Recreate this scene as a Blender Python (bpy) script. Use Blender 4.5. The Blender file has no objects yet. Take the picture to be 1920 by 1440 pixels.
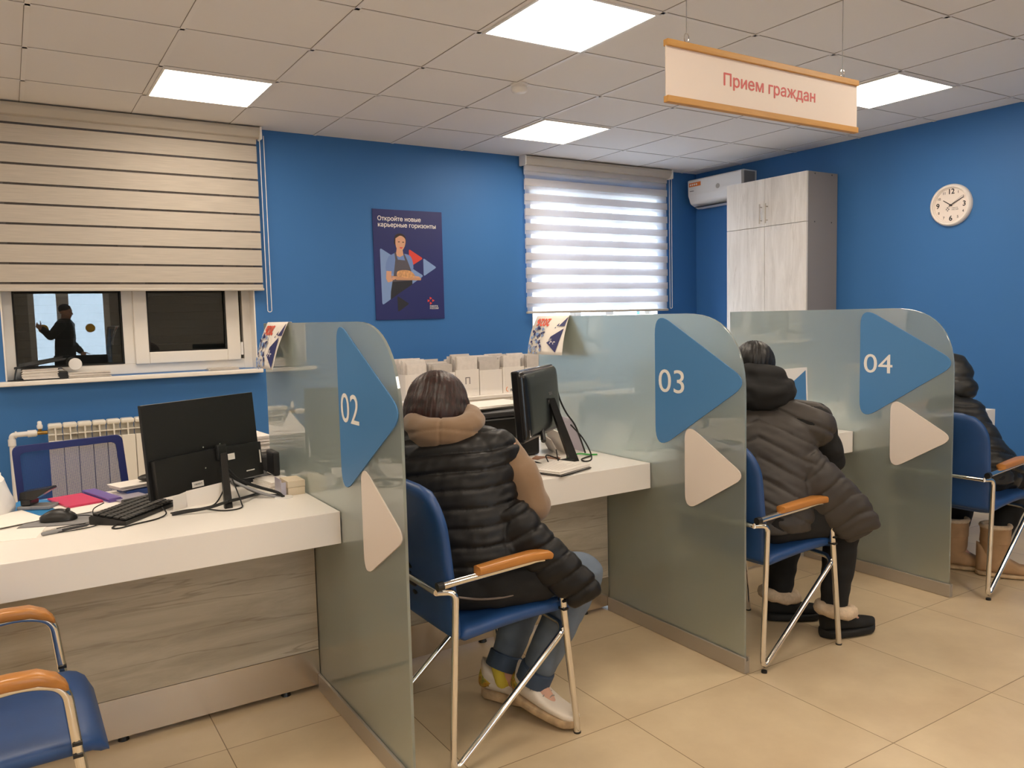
import bpy, bmesh, math, random
from mathutils import Vector, Matrix, Euler, noise
from mathutils.geometry import delaunay_2d_cdt, interpolate_bezier
import numpy as np

S = bpy.context.scene
COL = S.collection
PI = math.pi
rnd = random.Random(7)

# ------------------------------------------------------------------ camera
CAM_H = 1.36
cam_d = bpy.data.cameras.new('camera')
cam = bpy.data.objects.new('camera', cam_d)
COL.objects.link(cam)
YAW, PITCH, ROLL, FPX = 0.5615, -0.0848, -0.0236, 1493.6
fw = Vector((math.sin(YAW) * math.cos(PITCH), math.cos(YAW) * math.cos(PITCH), math.sin(PITCH)))
rt = Vector((math.cos(YAW), -math.sin(YAW), 0))
up = rt.cross(fw)
r2 = rt * math.cos(ROLL) + up * math.sin(ROLL)
u2 = -rt * math.sin(ROLL) + up * math.cos(ROLL)
cam.matrix_world = Matrix(((r2.x, u2.x, -fw.x, 0), (r2.y, u2.y, -fw.y, 0), (r2.z, u2.z, -fw.z, CAM_H), (0, 0, 0, 1)))
cam_d.sensor_fit = 'HORIZONTAL'
cam_d.sensor_width = 36
cam_d.lens = FPX / 1920 * 36
cam_d.clip_start = 0.02
S.camera = cam

# ------------------------------------------------------------------ world (overcast daylight) and exposure
W = bpy.data.worlds.new('world')
S.world = W
W.use_nodes = True
bg = W.node_tree.nodes['Background']
bg.inputs[0].default_value = (0.72, 0.84, 1.0, 1)
bg.inputs[1].default_value = 11.0
S.view_settings.view_transform = 'Standard'
S.view_settings.look = 'None'
S.view_settings.gamma = 1
S.view_settings.use_curve_mapping = False
S.view_settings.exposure = 0.0
LAMP_COLOR = (1.0, 0.855, 0.69, 1)
LAMP_POWER = 18.0
S.cycles.use_denoising = True
S.cycles.max_bounces = 10
S.cycles.diffuse_bounces = 5
S.cycles.glossy_bounces = 5
S.cycles.transmission_bounces = 8
S.cycles.transparent_max_bounces = 12
S.cycles.sample_clamp_indirect = 6.0

# ------------------------------------------------------------------ materials
def lin(c):
    if isinstance(c, str):
        c = tuple(int(c[i:i + 2], 16) / 255 for i in (0, 2, 4))
    return tuple((v / 12.92 if v <= 0.04045 else ((v + 0.055) / 1.055) ** 2.4) for v in c)

def newmat(name):
    m = bpy.data.materials.new(name)
    m.use_nodes = True
    nt = m.node_tree
    return m, nt, nt.nodes['Principled BSDF'], nt.nodes['Material Output']

def sock(p, n, v):
    if n in p.inputs:
        p.inputs[n].default_value = v

def mat(name, color, rough=0.5, metal=0.0, bump=0.0, bump_scale=200.0, spec=0.5, coat=0.0, sheen=0.0, var=0.0, var_scale=8.0):
    m, nt, p, o = newmat(name)
    c = lin(color)
    sock(p, 'Base Color', (*c, 1)); sock(p, 'Roughness', rough); sock(p, 'Metallic', metal)
    sock(p, 'Specular IOR Level', spec); sock(p, 'Coat Weight', coat); sock(p, 'Sheen Weight', sheen)
    if bump or var:
        tc = nt.nodes.new('ShaderNodeTexCoord')
    if bump:
        n = nt.nodes.new('ShaderNodeTexNoise'); n.inputs['Scale'].default_value = bump_scale; n.inputs['Detail'].default_value = 3
        b = nt.nodes.new('ShaderNodeBump'); b.inputs['Strength'].default_value = bump; b.inputs['Distance'].default_value = 0.002
        nt.links.new(tc.outputs['Object'], n.inputs['Vector']); nt.links.new(n.outputs['Fac'], b.inputs['Height'])
        nt.links.new(b.outputs['Normal'], p.inputs['Normal'])
    if var:
        n = nt.nodes.new('ShaderNodeTexNoise'); n.inputs['Scale'].default_value = var_scale; n.inputs['Detail'].default_value = 4
        r = nt.nodes.new('ShaderNodeValToRGB')
        r.color_ramp.elements[0].position = 0.3; r.color_ramp.elements[1].position = 0.7
        r.color_ramp.elements[0].color = (*[v * (1 - var) for v in c], 1)
        r.color_ramp.elements[1].color = (*[min(1, v * (1 + var)) for v in c], 1)
        nt.links.new(tc.outputs['Object'], n.inputs['Vector']); nt.links.new(n.outputs['Fac'], r.inputs['Fac'])
        nt.links.new(r.outputs['Color'], p.inputs['Base Color'])
    return m

def wood_mat(name, base, dark, axis, scale=1.0, rough=0.45, crack=0.5):
    """grain stretched along axis (0,1,2); soft streaks plus a few darker cracks"""
    m, nt, p, o = newmat(name)
    L = nt.links.new
    tc = nt.nodes.new('ShaderNodeTexCoord')
    mp = nt.nodes.new('ShaderNodeMapping')
    sc = [7.0 * scale] * 3
    sc[axis] = 0.9 * scale
    mp.inputs['Scale'].default_value = sc
    L(tc.outputs['Object'], mp.inputs['Vector'])
    n1 = nt.nodes.new('ShaderNodeTexNoise'); n1.inputs['Scale'].default_value = 2.2; n1.inputs['Detail'].default_value = 8; n1.inputs['Roughness'].default_value = 0.65; n1.inputs['Distortion'].default_value = 0.6
    L(mp.outputs['Vector'], n1.inputs['Vector'])
    r1 = nt.nodes.new('ShaderNodeValToRGB')
    r1.color_ramp.elements[0].position = 0.32; r1.color_ramp.elements[1].position = 0.62
    r1.color_ramp.elements[0].color = (*[a * 0.55 + b * 0.45 for a, b in zip(lin(base), lin(dark))], 1)
    r1.color_ramp.elements[1].color = (*lin(base), 1)
    L(n1.outputs['Fac'], r1.inputs['Fac'])
    mp2 = nt.nodes.new('ShaderNodeMapping')
    sc = [7.0 * scale] * 3
    sc[axis] = 0.5 * scale
    mp2.inputs['Scale'].default_value = sc
    L(tc.outputs['Object'], mp2.inputs['Vector'])
    n2 = nt.nodes.new('ShaderNodeTexNoise'); n2.inputs['Scale'].default_value = 1.3; n2.inputs['Detail'].default_value = 5; n2.inputs['Distortion'].default_value = 0.12
    L(mp2.outputs['Vector'], n2.inputs['Vector'])
    # thin dark line where the noise crosses one level
    s = nt.nodes.new('ShaderNodeMath'); s.operation = 'SUBTRACT'; s.inputs[1].default_value = 0.52
    a = nt.nodes.new('ShaderNodeMath'); a.operation = 'ABSOLUTE'
    L(n2.outputs['Fac'], s.inputs[0]); L(s.outputs[0], a.inputs[0])
    r2_ = nt.nodes.new('ShaderNodeValToRGB')
    r2_.color_ramp.elements[0].position = 0.0; r2_.color_ramp.elements[1].position = 0.012
    r2_.color_ramp.elements[0].color = (crack, crack, crack, 1); r2_.color_ramp.elements[1].color = (0, 0, 0, 1)
    L(a.outputs[0], r2_.inputs['Fac'])
    n3 = nt.nodes.new('ShaderNodeTexNoise'); n3.inputs['Scale'].default_value = 2.0 * scale
    L(tc.outputs['Object'], n3.inputs['Vector'])
    mm = nt.nodes.new('ShaderNodeMath'); mm.operation = 'MULTIPLY'
    L(r2_.outputs['Color'], mm.inputs[0]); L(n3.outputs['Fac'], mm.inputs[1])
    mx = nt.nodes.new('ShaderNodeMixRGB'); mx.inputs[2].default_value = (*lin(dark), 1)
    L(mm.outputs[0], mx.inputs[0]); L(r1.outputs['Color'], mx.inputs[1])
    L(mx.outputs[0], p.inputs['Base Color'])
    sock(p, 'Roughness', rough)
    return m

def floor_mat():
    m, nt, p, o = newmat('beige_floor_tile')
    L = nt.links.new
    tc = nt.nodes.new('ShaderNodeTexCoord')
    sp = nt.nodes.new('ShaderNodeSeparateXYZ')
    L(tc.outputs['Object'], sp.inputs[0])
    masks = []; cells = []
    for ax, off in (('X', 1.676), ('Y', 1.985)):
        s = nt.nodes.new('ShaderNodeMath'); s.operation = 'SUBTRACT'; s.inputs[1].default_value = off
        d = nt.nodes.new('ShaderNodeMath'); d.operation = 'DIVIDE'; d.inputs[1].default_value = 0.5848
        L(sp.outputs[ax], s.inputs[0]); L(s.outputs[0], d.inputs[0])
        r = nt.nodes.new('ShaderNodeMath'); r.operation = 'ROUND'; L(d.outputs[0], r.inputs[0])
        f = nt.nodes.new('ShaderNodeMath'); f.operation = 'FLOOR'; L(d.outputs[0], f.inputs[0]); cells.append(f)
        e = nt.nodes.new('ShaderNodeMath'); e.operation = 'SUBTRACT'; L(d.outputs[0], e.inputs[0]); L(r.outputs[0], e.inputs[1])
        a = nt.nodes.new('ShaderNodeMath'); a.operation = 'ABSOLUTE'; L(e.outputs[0], a.inputs[0])
        l = nt.nodes.new('ShaderNodeMath'); l.operation = 'LESS_THAN'; l.inputs[1].default_value = 0.0026; L(a.outputs[0], l.inputs[0])
        masks.append(l)
    mx = nt.nodes.new('ShaderNodeMath'); mx.operation = 'MAXIMUM'; L(masks[0].outputs[0], mx.inputs[0]); L(masks[1].outputs[0], mx.inputs[1])
    cb = nt.nodes.new('ShaderNodeCombineXYZ'); L(cells[0].outputs[0], cb.inputs[0]); L(cells[1].outputs[0], cb.inputs[1])
    sc = nt.nodes.new('ShaderNodeVectorMath'); sc.operation = 'MULTIPLY'; sc.inputs[1].default_value = (3.7, 5.1, 0)
    L(cb.outputs[0], sc.inputs[0])
    ad = nt.nodes.new('ShaderNodeVectorMath'); ad.operation = 'ADD'; L(tc.outputs['Object'], ad.inputs[0]); L(sc.outputs[0], ad.inputs[1])
    n = nt.nodes.new('ShaderNodeTexNoise'); n.inputs['Scale'].default_value = 2.6; n.inputs['Detail'].default_value = 6; n.inputs['Roughness'].default_value = 0.6
    L(ad.outputs[0], n.inputs['Vector'])
    rp = nt.nodes.new('ShaderNodeValToRGB')
    rp.color_ramp.elements[0].position = 0.35; rp.color_ramp.elements[1].position = 0.68
    rp.color_ramp.elements[0].color = (*lin('BEA98A'), 1); rp.color_ramp.elements[1].color = (*lin('CFBC9B'), 1)
    L(n.outputs['Fac'], rp.inputs['Fac'])
    mix = nt.nodes.new('ShaderNodeMixRGB'); mix.inputs[2].default_value = (*lin('7A6548'), 1)
    L(mx.outputs[0], mix.inputs[0]); L(rp.outputs['Color'], mix.inputs[1]); L(mix.outputs[0], p.inputs['Base Color'])
    sock(p, 'Roughness', 0.33); sock(p, 'Specular IOR Level', 0.45)
    return m

def glass_screen_mat():
    """frosted on the far side, polished on the near side"""
    m, nt, p, o = newmat('frosted_green_glass')
    sock(p, 'Base Color', (*lin('DAE6DF'), 1)); sock(p, 'Roughness', 0.5); sock(p, 'IOR', 1.45)
    sock(p, 'Transmission Weight', 0.88)
    sock(p, 'Specular IOR Level', 0.3)
    sock(p, 'Coat Weight', 1.0); sock(p, 'Coat Roughness', 0.0); sock(p, 'Coat IOR', 2.0)
    return m

def window_glass_mat():
    m, nt, p, o = newmat('window_glass')
    nt.nodes.remove(p)
    L = nt.links.new
    t = nt.nodes.new('ShaderNodeBsdfTransparent'); t.inputs[0].default_value = (0.92, 0.95, 0.95, 1)
    g = nt.nodes.new('ShaderNodeBsdfGlossy'); g.inputs['Roughness'].default_value = 0.0
    lw = nt.nodes.new('ShaderNodeLayerWeight'); lw.inputs[0].default_value = 0.5
    pw = nt.nodes.new('ShaderNodeMath'); pw.operation = 'POWER'; pw.inputs[1].default_value = 4.0; L(lw.outputs['Facing'], pw.inputs[0])
    fr = nt.nodes.new('ShaderNodeMath'); fr.operation = 'MULTIPLY_ADD'; fr.inputs[1].default_value = 0.85; fr.inputs[2].default_value = 0.065; L(pw.outputs[0], fr.inputs[0])
    mx = nt.nodes.new('ShaderNodeMixShader')
    L(fr.outputs[0], mx.inputs[0]); L(t.outputs[0], mx.inputs[1]); L(g.outputs[0], mx.inputs[2]); L(mx.outputs[0], o.inputs[0])
    return m

def fabric_translucent(name, color, trans=0.5, alpha=1.0, streak=0.0):
    m, nt, p, o = newmat(name)
    nt.nodes.remove(p)
    L = nt.links.new
    d = nt.nodes.new('ShaderNodeBsdfDiffuse'); t = nt.nodes.new('ShaderNodeBsdfTranslucent')
    c = lin(color)
    if streak:
        tc = nt.nodes.new('ShaderNodeTexCoord'); mp = nt.nodes.new('ShaderNodeMapping'); mp.inputs['Scale'].default_value = (3, 3, 120)
        n = nt.nodes.new('ShaderNodeTexNoise'); n.inputs['Scale'].default_value = 2.0; n.inputs['Detail'].default_value = 3
        r = nt.nodes.new('ShaderNodeValToRGB')
        r.color_ramp.elements[0].position = 0.3; r.color_ramp.elements[1].position = 0.7
        r.color_ramp.elements[0].color = (*[v * (1 - streak) for v in c], 1); r.color_ramp.elements[1].color = (*c, 1)
        L(tc.outputs['Object'], mp.inputs[0]); L(mp.outputs[0], n.inputs['Vector']); L(n.outputs['Fac'], r.inputs['Fac'])
        L(r.outputs['Color'], d.inputs[0]); L(r.outputs['Color'], t.inputs[0])
    else:
        d.inputs[0].default_value = (*c, 1); t.inputs[0].default_value = (*c, 1)
    mx = nt.nodes.new('ShaderNodeMixShader'); mx.inputs[0].default_value = trans
    L(d.outputs[0], mx.inputs[1]); L(t.outputs[0], mx.inputs[2])
    if alpha < 1:
        tr = nt.nodes.new('ShaderNodeBsdfTransparent')
        m2 = nt.nodes.new('ShaderNodeMixShader'); m2.inputs[0].default_value = alpha
        L(tr.outputs[0], m2.inputs[1]); L(mx.outputs[0], m2.inputs[2]); L(m2.outputs[0], o.inputs[0])
    else:
        L(mx.outputs[0], o.inputs[0])
    return m

def emit_mat(name, color, strength):
    m, nt, p, o = newmat(name)
    sock(p, 'Base Color', (0.8, 0.8, 0.8, 1))
    sock(p, 'Emission Color', color); sock(p, 'Emission Strength', strength)
    return m

def mesh_net_mat(name, color, scale, hole):
    """woven net: real see-through holes in a regular grid"""
    m, nt, p, o = newmat(name)
    L = nt.links.new
    sock(p, 'Base Color', (*lin(color), 1)); sock(p, 'Roughness', 0.7)
    tc = nt.nodes.new('ShaderNodeTexCoord'); sp = nt.nodes.new('ShaderNodeSeparateXYZ'); L(tc.outputs['Object'], sp.inputs[0])
    vs = []
    for ax in ('X', 'Z'):
        a = nt.nodes.new('ShaderNodeMath'); a.operation = 'MULTIPLY'; a.inputs[1].default_value = scale; L(sp.outputs[ax], a.inputs[0])
        s = nt.nodes.new('ShaderNodeMath'); s.operation = 'SINE'; L(a.outputs[0], s.inputs[0]); vs.append(s)
    pr = nt.nodes.new('ShaderNodeMath'); pr.operation = 'MULTIPLY'; L(vs[0].outputs[0], pr.inputs[0]); L(vs[1].outputs[0], pr.inputs[1])
    ab = nt.nodes.new('ShaderNodeMath'); ab.operation = 'ABSOLUTE'; L(pr.outputs[0], ab.inputs[0])
    lt = nt.nodes.new('ShaderNodeMath'); lt.operation = 'LESS_THAN'; lt.inputs[1].default_value = hole; L(ab.outputs[0], lt.inputs[0])
    L(lt.outputs[0], p.inputs['Alpha'])
    return m

M = {}
M['blue_wall'] = mat('blue_wall_paint', '3B72AF', 0.55, bump=0.15, bump_scale=90, spec=0.35)
M['beige_wall'] = mat('grey_beige_paint', 'A39D94', 0.7)
M['white_wall'] = mat('off_white_paint', 'D9D4CB', 0.7)
M['ceiling'] = mat('ceiling_tile', 'E7E5E5', 0.85, bump=0.2, bump_scale=260)
M['ceiling_bar'] = mat('ceiling_bar_metal', 'E8E6E6', 0.5)
M['ceiling_shadow_strip'] = mat('ceiling_painted_shadow', '77726D', 0.9)  # grey that stands in for the shade beside each ceiling bar
M['floor'] = floor_mat()
M['glass'] = glass_screen_mat()
M['win_glass'] = window_glass_mat()
M['white'] = mat('white_laminate', 'EFEAE3', 0.35)
M['white_pvc'] = mat('white_plastic_frame', 'E9E4DC', 0.3)
M['white_plastic'] = mat('white_plastic', 'E8E6E4', 0.35)
M['radiator'] = mat('white_radiator_enamel', 'E6E2D8', 0.35)
M['oak_panel'] = wood_mat('grey_oak_panel', 'C0B6A3', '776A56', 0, 1.0, 0.45, 0.9)
M['oak_door'] = wood_mat('pale_oak_door', 'E9E4DE', 'B3AA9E', 2, 1.0, 0.4, 0.7)
M['grey_side'] = mat('grey_cabinet_side', '8B8583', 0.55)
M['steel'] = mat('brushed_steel', 'D6CDC2', 0.24, 1.0)
M['alu'] = mat('satin_aluminium', 'B9B2A8', 0.42, 0.65)
M['chrome'] = mat('chrome_tube', 'E6E2DC', 0.08, 1.0)
M['black'] = mat('black_plastic', '151515', 0.4)
M['black_gloss'] = mat('black_gloss_plastic', '17181A', 0.22)
M['black_rubber'] = mat('black_rubber', '101010', 0.7)
M['dark_grey'] = mat('dark_grey_plastic', '3A3A3C', 0.5)
M['grey'] = mat('grey_plastic', '8A8A8C', 0.5)
M['armwood'] = wood_mat('orange_beech_arm', 'B97C3C', '86541F', 0, 2.0, 0.28, 0.25)
M['blue_leather'] = mat('blue_leatherette', '1F4478', 0.42, bump=0.12, bump_scale=500, var=0.06, var_scale=14)
M['sign_blue'] = mat('sign_blue_vinyl', '4D83B8', 0.4)
M['sign_white'] = mat('sign_white_vinyl', 'E4D9CF', 0.4)
M['letter_white'] = mat('white_lettering', 'EFEBE6', 0.5)
M['letter_red'] = mat('coral_red_lettering', 'CE5B57', 0.5)
M['letter_black'] = mat('black_lettering', '1C1A1C', 0.5)
M['letter_grey'] = mat('grey_lettering', '6A6568', 0.5)
M['letter_orange'] = mat('orange_red_lettering', 'E4553A', 0.5)
M['rail_wood'] = wood_mat('pale_wood_rail', 'C9964F', 'A2702F', 0, 2.0, 0.45, 0.2)
M['panel_cream'] = mat('cream_sign_board', 'E6D8CD', 0.5)
M['paper'] = mat('white_paper', 'EDE7E0', 0.8)
M['paper_edge'] = mat('paper_edges', 'E4DDD6', 0.8, var=0.06, var_scale=40)
M['paper_grey'] = mat('greyish_paper', 'CDC6BF', 0.8, var=0.05, var_scale=30)
M['cardboard'] = mat('white_cardboard', 'EEE8E0', 0.7)
M['cream_card'] = mat('cream_cardboard', 'DCCDB4', 0.7)
M['blind_beige'] = fabric_translucent('beige_blind_fabric', 'D9D0C4', 0.25, 1.0, 0.16)
M['blind_sheer'] = fabric_translucent('blind_sheer_net', '8C8480', 0.4, 0.55)
M['blind_white'] = fabric_translucent('white_blind_fabric', 'F1EFF0', 0.62, 1.0, 0.03)
M['blind_sheer_white'] = fabric_translucent('white_sheer_net', 'F0F0F4', 0.6, 0.3)
M['blind_rail'] = mat('blind_rail_grey', 'BDB6AC', 0.5)
M['navy'] = mat('poster_navy', '232A66', 0.45)
M['poster_blue'] = mat('poster_light_blue', '7F9BCB', 0.45)
M['poster_red'] = mat('poster_red', 'D94438', 0.45)
M['poster_white'] = mat('poster_white', 'F0EEF0', 0.45)
M['poster_skin'] = mat('poster_skin', 'D3A083', 0.5)
M['poster_hair'] = mat('poster_hair', '33231F', 0.5)
M['poster_shirt'] = mat('poster_shirt_blue', '6F8AC0', 0.5)
M['poster_apron'] = mat('poster_apron_grey', '54505A', 0.5)
M['poster_bread'] = mat('poster_bread', 'D09C6B', 0.5, var=0.25, var_scale=60)
M['poster_board'] = mat('poster_tray_wood', 'C79470', 0.5)
M['poster_dark'] = mat('poster_dark_trousers', '24262E', 0.5)
M['orange'] = mat('orange_sticker', 'E07B33', 0.5)
M['pink'] = mat('pink_plastic_folder', 'D8426A', 0.35)
M['violet'] = mat('violet_plastic', '7A66B0', 0.3)
M['clear_sleeve'] = mat('clear_plastic_sleeve', 'B9B4C2', 0.15)
M['cyan'] = mat('blue_plastic_folder', '2F83C0', 0.35)
M['bookblue'] = mat('dark_blue_cover', '2A4A90', 0.4)
M['green_cable'] = mat('green_cable', '3FA34A', 0.5)
M['brown_paper'] = mat('brown_leaflet', '9A7058', 0.6)
M['brass'] = mat('brass_fitting', 'B08D4E', 0.3, 1.0)
M['clock_rim'] = mat('clock_rim_white', 'F1E8E0', 0.35)
M['clock_face'] = mat('clock_face_white', 'EFE3DA', 0.5)
M['office_blue'] = mat('office_chair_blue_frame', '23306F', 0.5)
M['net_blue'] = mesh_net_mat('blue_net', '2A4186', 900, 0.5)
M['night'] = mat('dark_daylight_block', '0E0D0D', 0.8)  # near-black for the added slats that block daylight at the left window
M['yellow'] = mat('yellow_vinyl_dot', 'F0B800', 0.5)
M['lamp'] = emit_mat('led_panel', LAMP_COLOR, LAMP_POWER)

# ------------------------------------------------------------------ mesh builder
class MB:
    def __init__(s):
        s.bm = bmesh.new(); s.mi = 0

    def _tag(s, faces):
        for f in faces: f.material_index = s.mi

    def box(s, x0, x1, y0, y1, z0, z1, bev=0.0, mw=None, seg=2):
        vs = [s.bm.verts.new(v) for v in ((x0, y0, z0), (x1, y0, z0), (x1, y1, z0), (x0, y1, z0), (x0, y0, z1), (x1, y0, z1), (x1, y1, z1), (x0, y1, z1))]
        fs = [s.bm.faces.new([vs[i] for i in q]) for q in ((3, 2, 1, 0), (4, 5, 6, 7), (0, 1, 5, 4), (1, 2, 6, 5), (2, 3, 7, 6), (3, 0, 4, 7))]
        s._tag(fs)
        if bev:
            es = list({e for f in fs for e in f.edges})
            r = bmesh.ops.bevel(s.bm, geom=es, offset=bev, segments=seg, affect='EDGES', profile=0.5)
            s._tag(r['faces'])
            vs = list({v for f in r['faces'] for v in f.verts} | {v for v in vs if v.is_valid})
        if mw is not None:
            for v in vs: v.co = mw @ v.co
        return s

    def cbox(s, c, size, rot=(0, 0, 0), bev=0.0, seg=2):
        mw = Matrix.Translation(c) @ Euler(rot).to_matrix().to_4x4()
        a, b, d = (v / 2 for v in size)
        return s.box(-a, a, -b, b, -d, d, bev, mw, seg)

    def loft(s, rings, cap=True, closed=False):
        vr = [[s.bm.verts.new(p) for p in r] for r in rings]
        n = len(rings[0]); fs = []
        rng = range(len(vr)) if closed else range(len(vr) - 1)
        for i in rng:
            a, b = vr[i], vr[(i + 1) % len(vr)]
            for j in range(n):
                k = (j + 1) % n
                fs.append(s.bm.faces.new((a[j], a[k], b[k], b[j])))
        if cap and not closed:
            fs.append(s.bm.faces.new(list(reversed(vr[0])))); fs.append(s.bm.faces.new(vr[-1]))
        s._tag(fs)
        return s

    def tube(s, pts, r, n=12, closed=False, flat=None):
        pts = [Vector(p) for p in pts]
        m = len(pts)
        rad = r if isinstance(r, (list, tuple)) else [r] * m
        tang = []
        for i in range(m):
            a = pts[(i - 1) % m] if (closed or i > 0) else pts[i]
            b = pts[(i + 1) % m] if (closed or i < m - 1) else pts[i]
            t = (b - a)
            tang.append(t.normalized() if t.length > 1e-9 else Vector((0, 0, 1)))
        u = tang[0].orthogonal().normalized()
        rings = []
        for i in range(m):
            t = tang[i]
            u = (u - t * u.dot(t))
            u = u.normalized() if u.length > 1e-6 else t.orthogonal().normalized()
            w = t.cross(u)
            rings.append([pts[i] + (u * math.cos(2 * PI * k / n) + w * math.sin(2 * PI * k / n)) * rad[i] for k in range(n)])
        return s.loft(rings, True, closed)

    def cyl(s, p0, p1, r0, r1=None, n=20):
        return s.tube([p0, p1], [r0, r0 if r1 is None else r1], n)

    def lathe(s, prof, mw=None, n=48, ring=False):
        """prof: (r, z) list, axis Z, closed to the axis at both ends when r=0"""
        mw = mw or Matrix()
        rings = []
        for r, z in prof:
            rr = max(r, 1e-5)
            rings.append([mw @ Vector((rr * math.cos(2 * PI * k / n), rr * math.sin(2 * PI * k / n), z)) for k in range(n)])
        return s.loft(rings, not ring, ring)

    def sphere(s, c, r, mw=None, nu=20, nv=12):
        r = (r, r, r) if not isinstance(r, (tuple, list)) else r
        base = mw or Matrix()
        rings = []
        for i in range(nv + 1):
            a = PI * i / nv
            sr = max(math.sin(a), 1e-4)
            rings.append([base @ (Vector(c) if mw is None else Vector((0, 0, 0))) + (base.to_3x3() @ Vector((r[0] * sr * math.cos(2 * PI * k / nu), r[1] * sr * math.sin(2 * PI * k / nu), -r[2] * math.cos(a)))) for k in range(nu)])
        return s.loft(rings, True)

    def prism(s, poly, mw, depth):
        """poly in local XY (counter-clockwise), extruded along local +Z by depth"""
        a = [s.bm.verts.new(mw @ Vector((x, y, 0))) for x, y in poly]
        b = [s.bm.verts.new(mw @ Vector((x, y, depth))) for x, y in poly]
        n = len(poly)
        fs = [s.bm.faces.new(list(reversed(a))), s.bm.faces.new(b)]
        for i in range(n):
            j = (i + 1) % n
            fs.append(s.bm.faces.new((a[i], a[j], b[j], b[i])))
        s._tag(fs)
        return s

    def bold(s, string, size, mw, w, depth=0.0008, align='CENTER'):
        for k, (dx, dy) in enumerate(((-w, 0), (w, 0), (0, w), (0, -w))): s.text(string, size, mw @ Matrix.Translation((dx, dy, k * .00003)), depth, align)
        return s

    def text(s, string, size, mw, depth=0.0008, align='CENTER', space=1.0):
        """lettering from the font's outlines; every outline is filled on its own so that overlapping strokes stay whole"""
        cu = bpy.data.curves.new('t', 'FONT')
        cu.body = string; cu.size = size; cu.align_x = align; cu.align_y = 'CENTER'; cu.space_character = space
        o = bpy.data.objects.new('t', cu); COL.objects.link(o)
        dg = bpy.context.evaluated_depsgraph_get()
        c2 = o.evaluated_get(dg).to_curve(dg, apply_modifiers=False)
        loops = []
        for sp in c2.splines:
            bp = sp.bezier_points; n = len(bp); pts = []
            for k in range(n):
                a, b_ = bp[k], bp[(k + 1) % n]
                straight = (a.handle_right - a.co).length < 1e-7 and (b_.handle_left - b_.co).length < 1e-7
                seg = [a.co] if straight else interpolate_bezier(a.co, a.handle_right, b_.handle_left, b_.co, 6)[:-1]
                pts += [Vector((q[0], q[1])) for q in seg]
            cl = [q for k, q in enumerate(pts) if (q - pts[k - 1]).length > size * 1e-4]
            if len(cl) > 2: loops.append(cl)
        bpy.data.objects.remove(o); bpy.data.curves.remove(cu)
        # triangulate all outlines together and keep what has a non-zero winding number
        pts, eds = [], []
        for l in loops:
            n0 = len(pts); pts += l; eds += [(n0 + k, n0 + (k + 1) % len(l)) for k in range(len(l))]
        vo, eo, fo = delaunay_2d_cdt(pts, eds, [], 0, size * 1e-5)[:3]
        A = np.array([(l[k].x, l[k].y) for l in loops for k in range(len(l))]); B = np.array([(l[(k + 1) % len(l)].x, l[(k + 1) % len(l)].y) for l in loops for k in range(len(l))])
        keep = []
        for f in fo:
            cx = sum(vo[k].x for k in f) / 3; cy = sum(vo[k].y for k in f) / 3
            up_ = (A[:, 1] <= cy) & (B[:, 1] > cy); dn = (A[:, 1] > cy) & (B[:, 1] <= cy)
            side = (B[:, 0] - A[:, 0]) * (cy - A[:, 1]) - (cx - A[:, 0]) * (B[:, 1] - A[:, 1])
            if np.sum(up_ & (side > 0)) - np.sum(dn & (side < 0)) != 0: keep.append(f)
        fs = []
        for z, rev in ((depth / 2, False), (-depth / 2, True)):
            vs = {k: s.bm.verts.new(mw @ Vector((vo[k].x, vo[k].y, z))) for k in {k for f in keep for k in f}}
            for f in keep: fs.append(s.bm.faces.new([vs[k] for k in (reversed(f) if rev else f)]))
        s._tag(fs)
        return s

def rounded(poly, r, n=6):
    """round the corners of a 2D polygon"""
    out = []
    m = len(poly)
    rs = r if isinstance(r, (list, tuple)) else [r] * m
    for i in range(m):
        p = Vector(poly[i]); a = (Vector(poly[i - 1]) - p); b = (Vector(poly[(i + 1) % m]) - p)
        rr = rs[i]
        if rr <= 0:
            out.append(tuple(p)); continue
        ang = a.angle(b)
        d = min(rr / math.tan(ang / 2), a.length * 0.49, b.length * 0.49)
        p0 = p + a.normalized() * d; p1 = p + b.normalized() * d
        for k in range(n + 1):
            t = k / n
            q = p0 * (1 - t) ** 2 + p * 2 * t * (1 - t) + p1 * t * t
            out.append(tuple(q))
    return out

def fillet(pts, r, n=7):
    pts = [Vector(p) for p in pts]
    out = [pts[0]]
    rs = r if isinstance(r, (list, tuple)) else [r] * len(pts)
    for i in range(1, len(pts) - 1):
        p, a, b = pts[i], pts[i - 1] - pts[i], pts[i + 1] - pts[i]
        d = min(rs[i], a.length * 0.48, b.length * 0.48)
        p0 = p + a.normalized() * d; p1 = p + b.normalized() * d
        for k in range(n + 1):
            t = k / n
            out.append(p0 * (1 - t) ** 2 + p * 2 * t * (1 - t) + p1 * t * t)
    out.append(pts[-1])
    return out

def spline(pts, n=8):
    """Catmull-Rom through the points"""
    P = [Vector(p) for p in pts]
    P = [P[0] * 2 - P[1]] + P + [P[-1] * 2 - P[-2]]
    out = []
    for i in range(1, len(P) - 2):
        a, b, c, d = P[i - 1:i + 3]
        for k in range(n):
            t = k / n
            out.append(0.5 * ((2 * b) + (c - a) * t + (2 * a - 5 * b + 4 * c - d) * t * t + (3 * b - a - 3 * c + d) * t ** 3))
    out.append(P[-2])
    return out

def frame(origin, xdir, ydir):
    x = Vector(xdir).normalized(); y = Vector(ydir).normalized(); z = x.cross(y)
    return Matrix(((x.x, y.x, z.x, origin[0]), (x.y, y.y, z.y, origin[1]), (x.z, y.z, z.z, origin[2]), (0, 0, 0, 1)))

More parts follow.
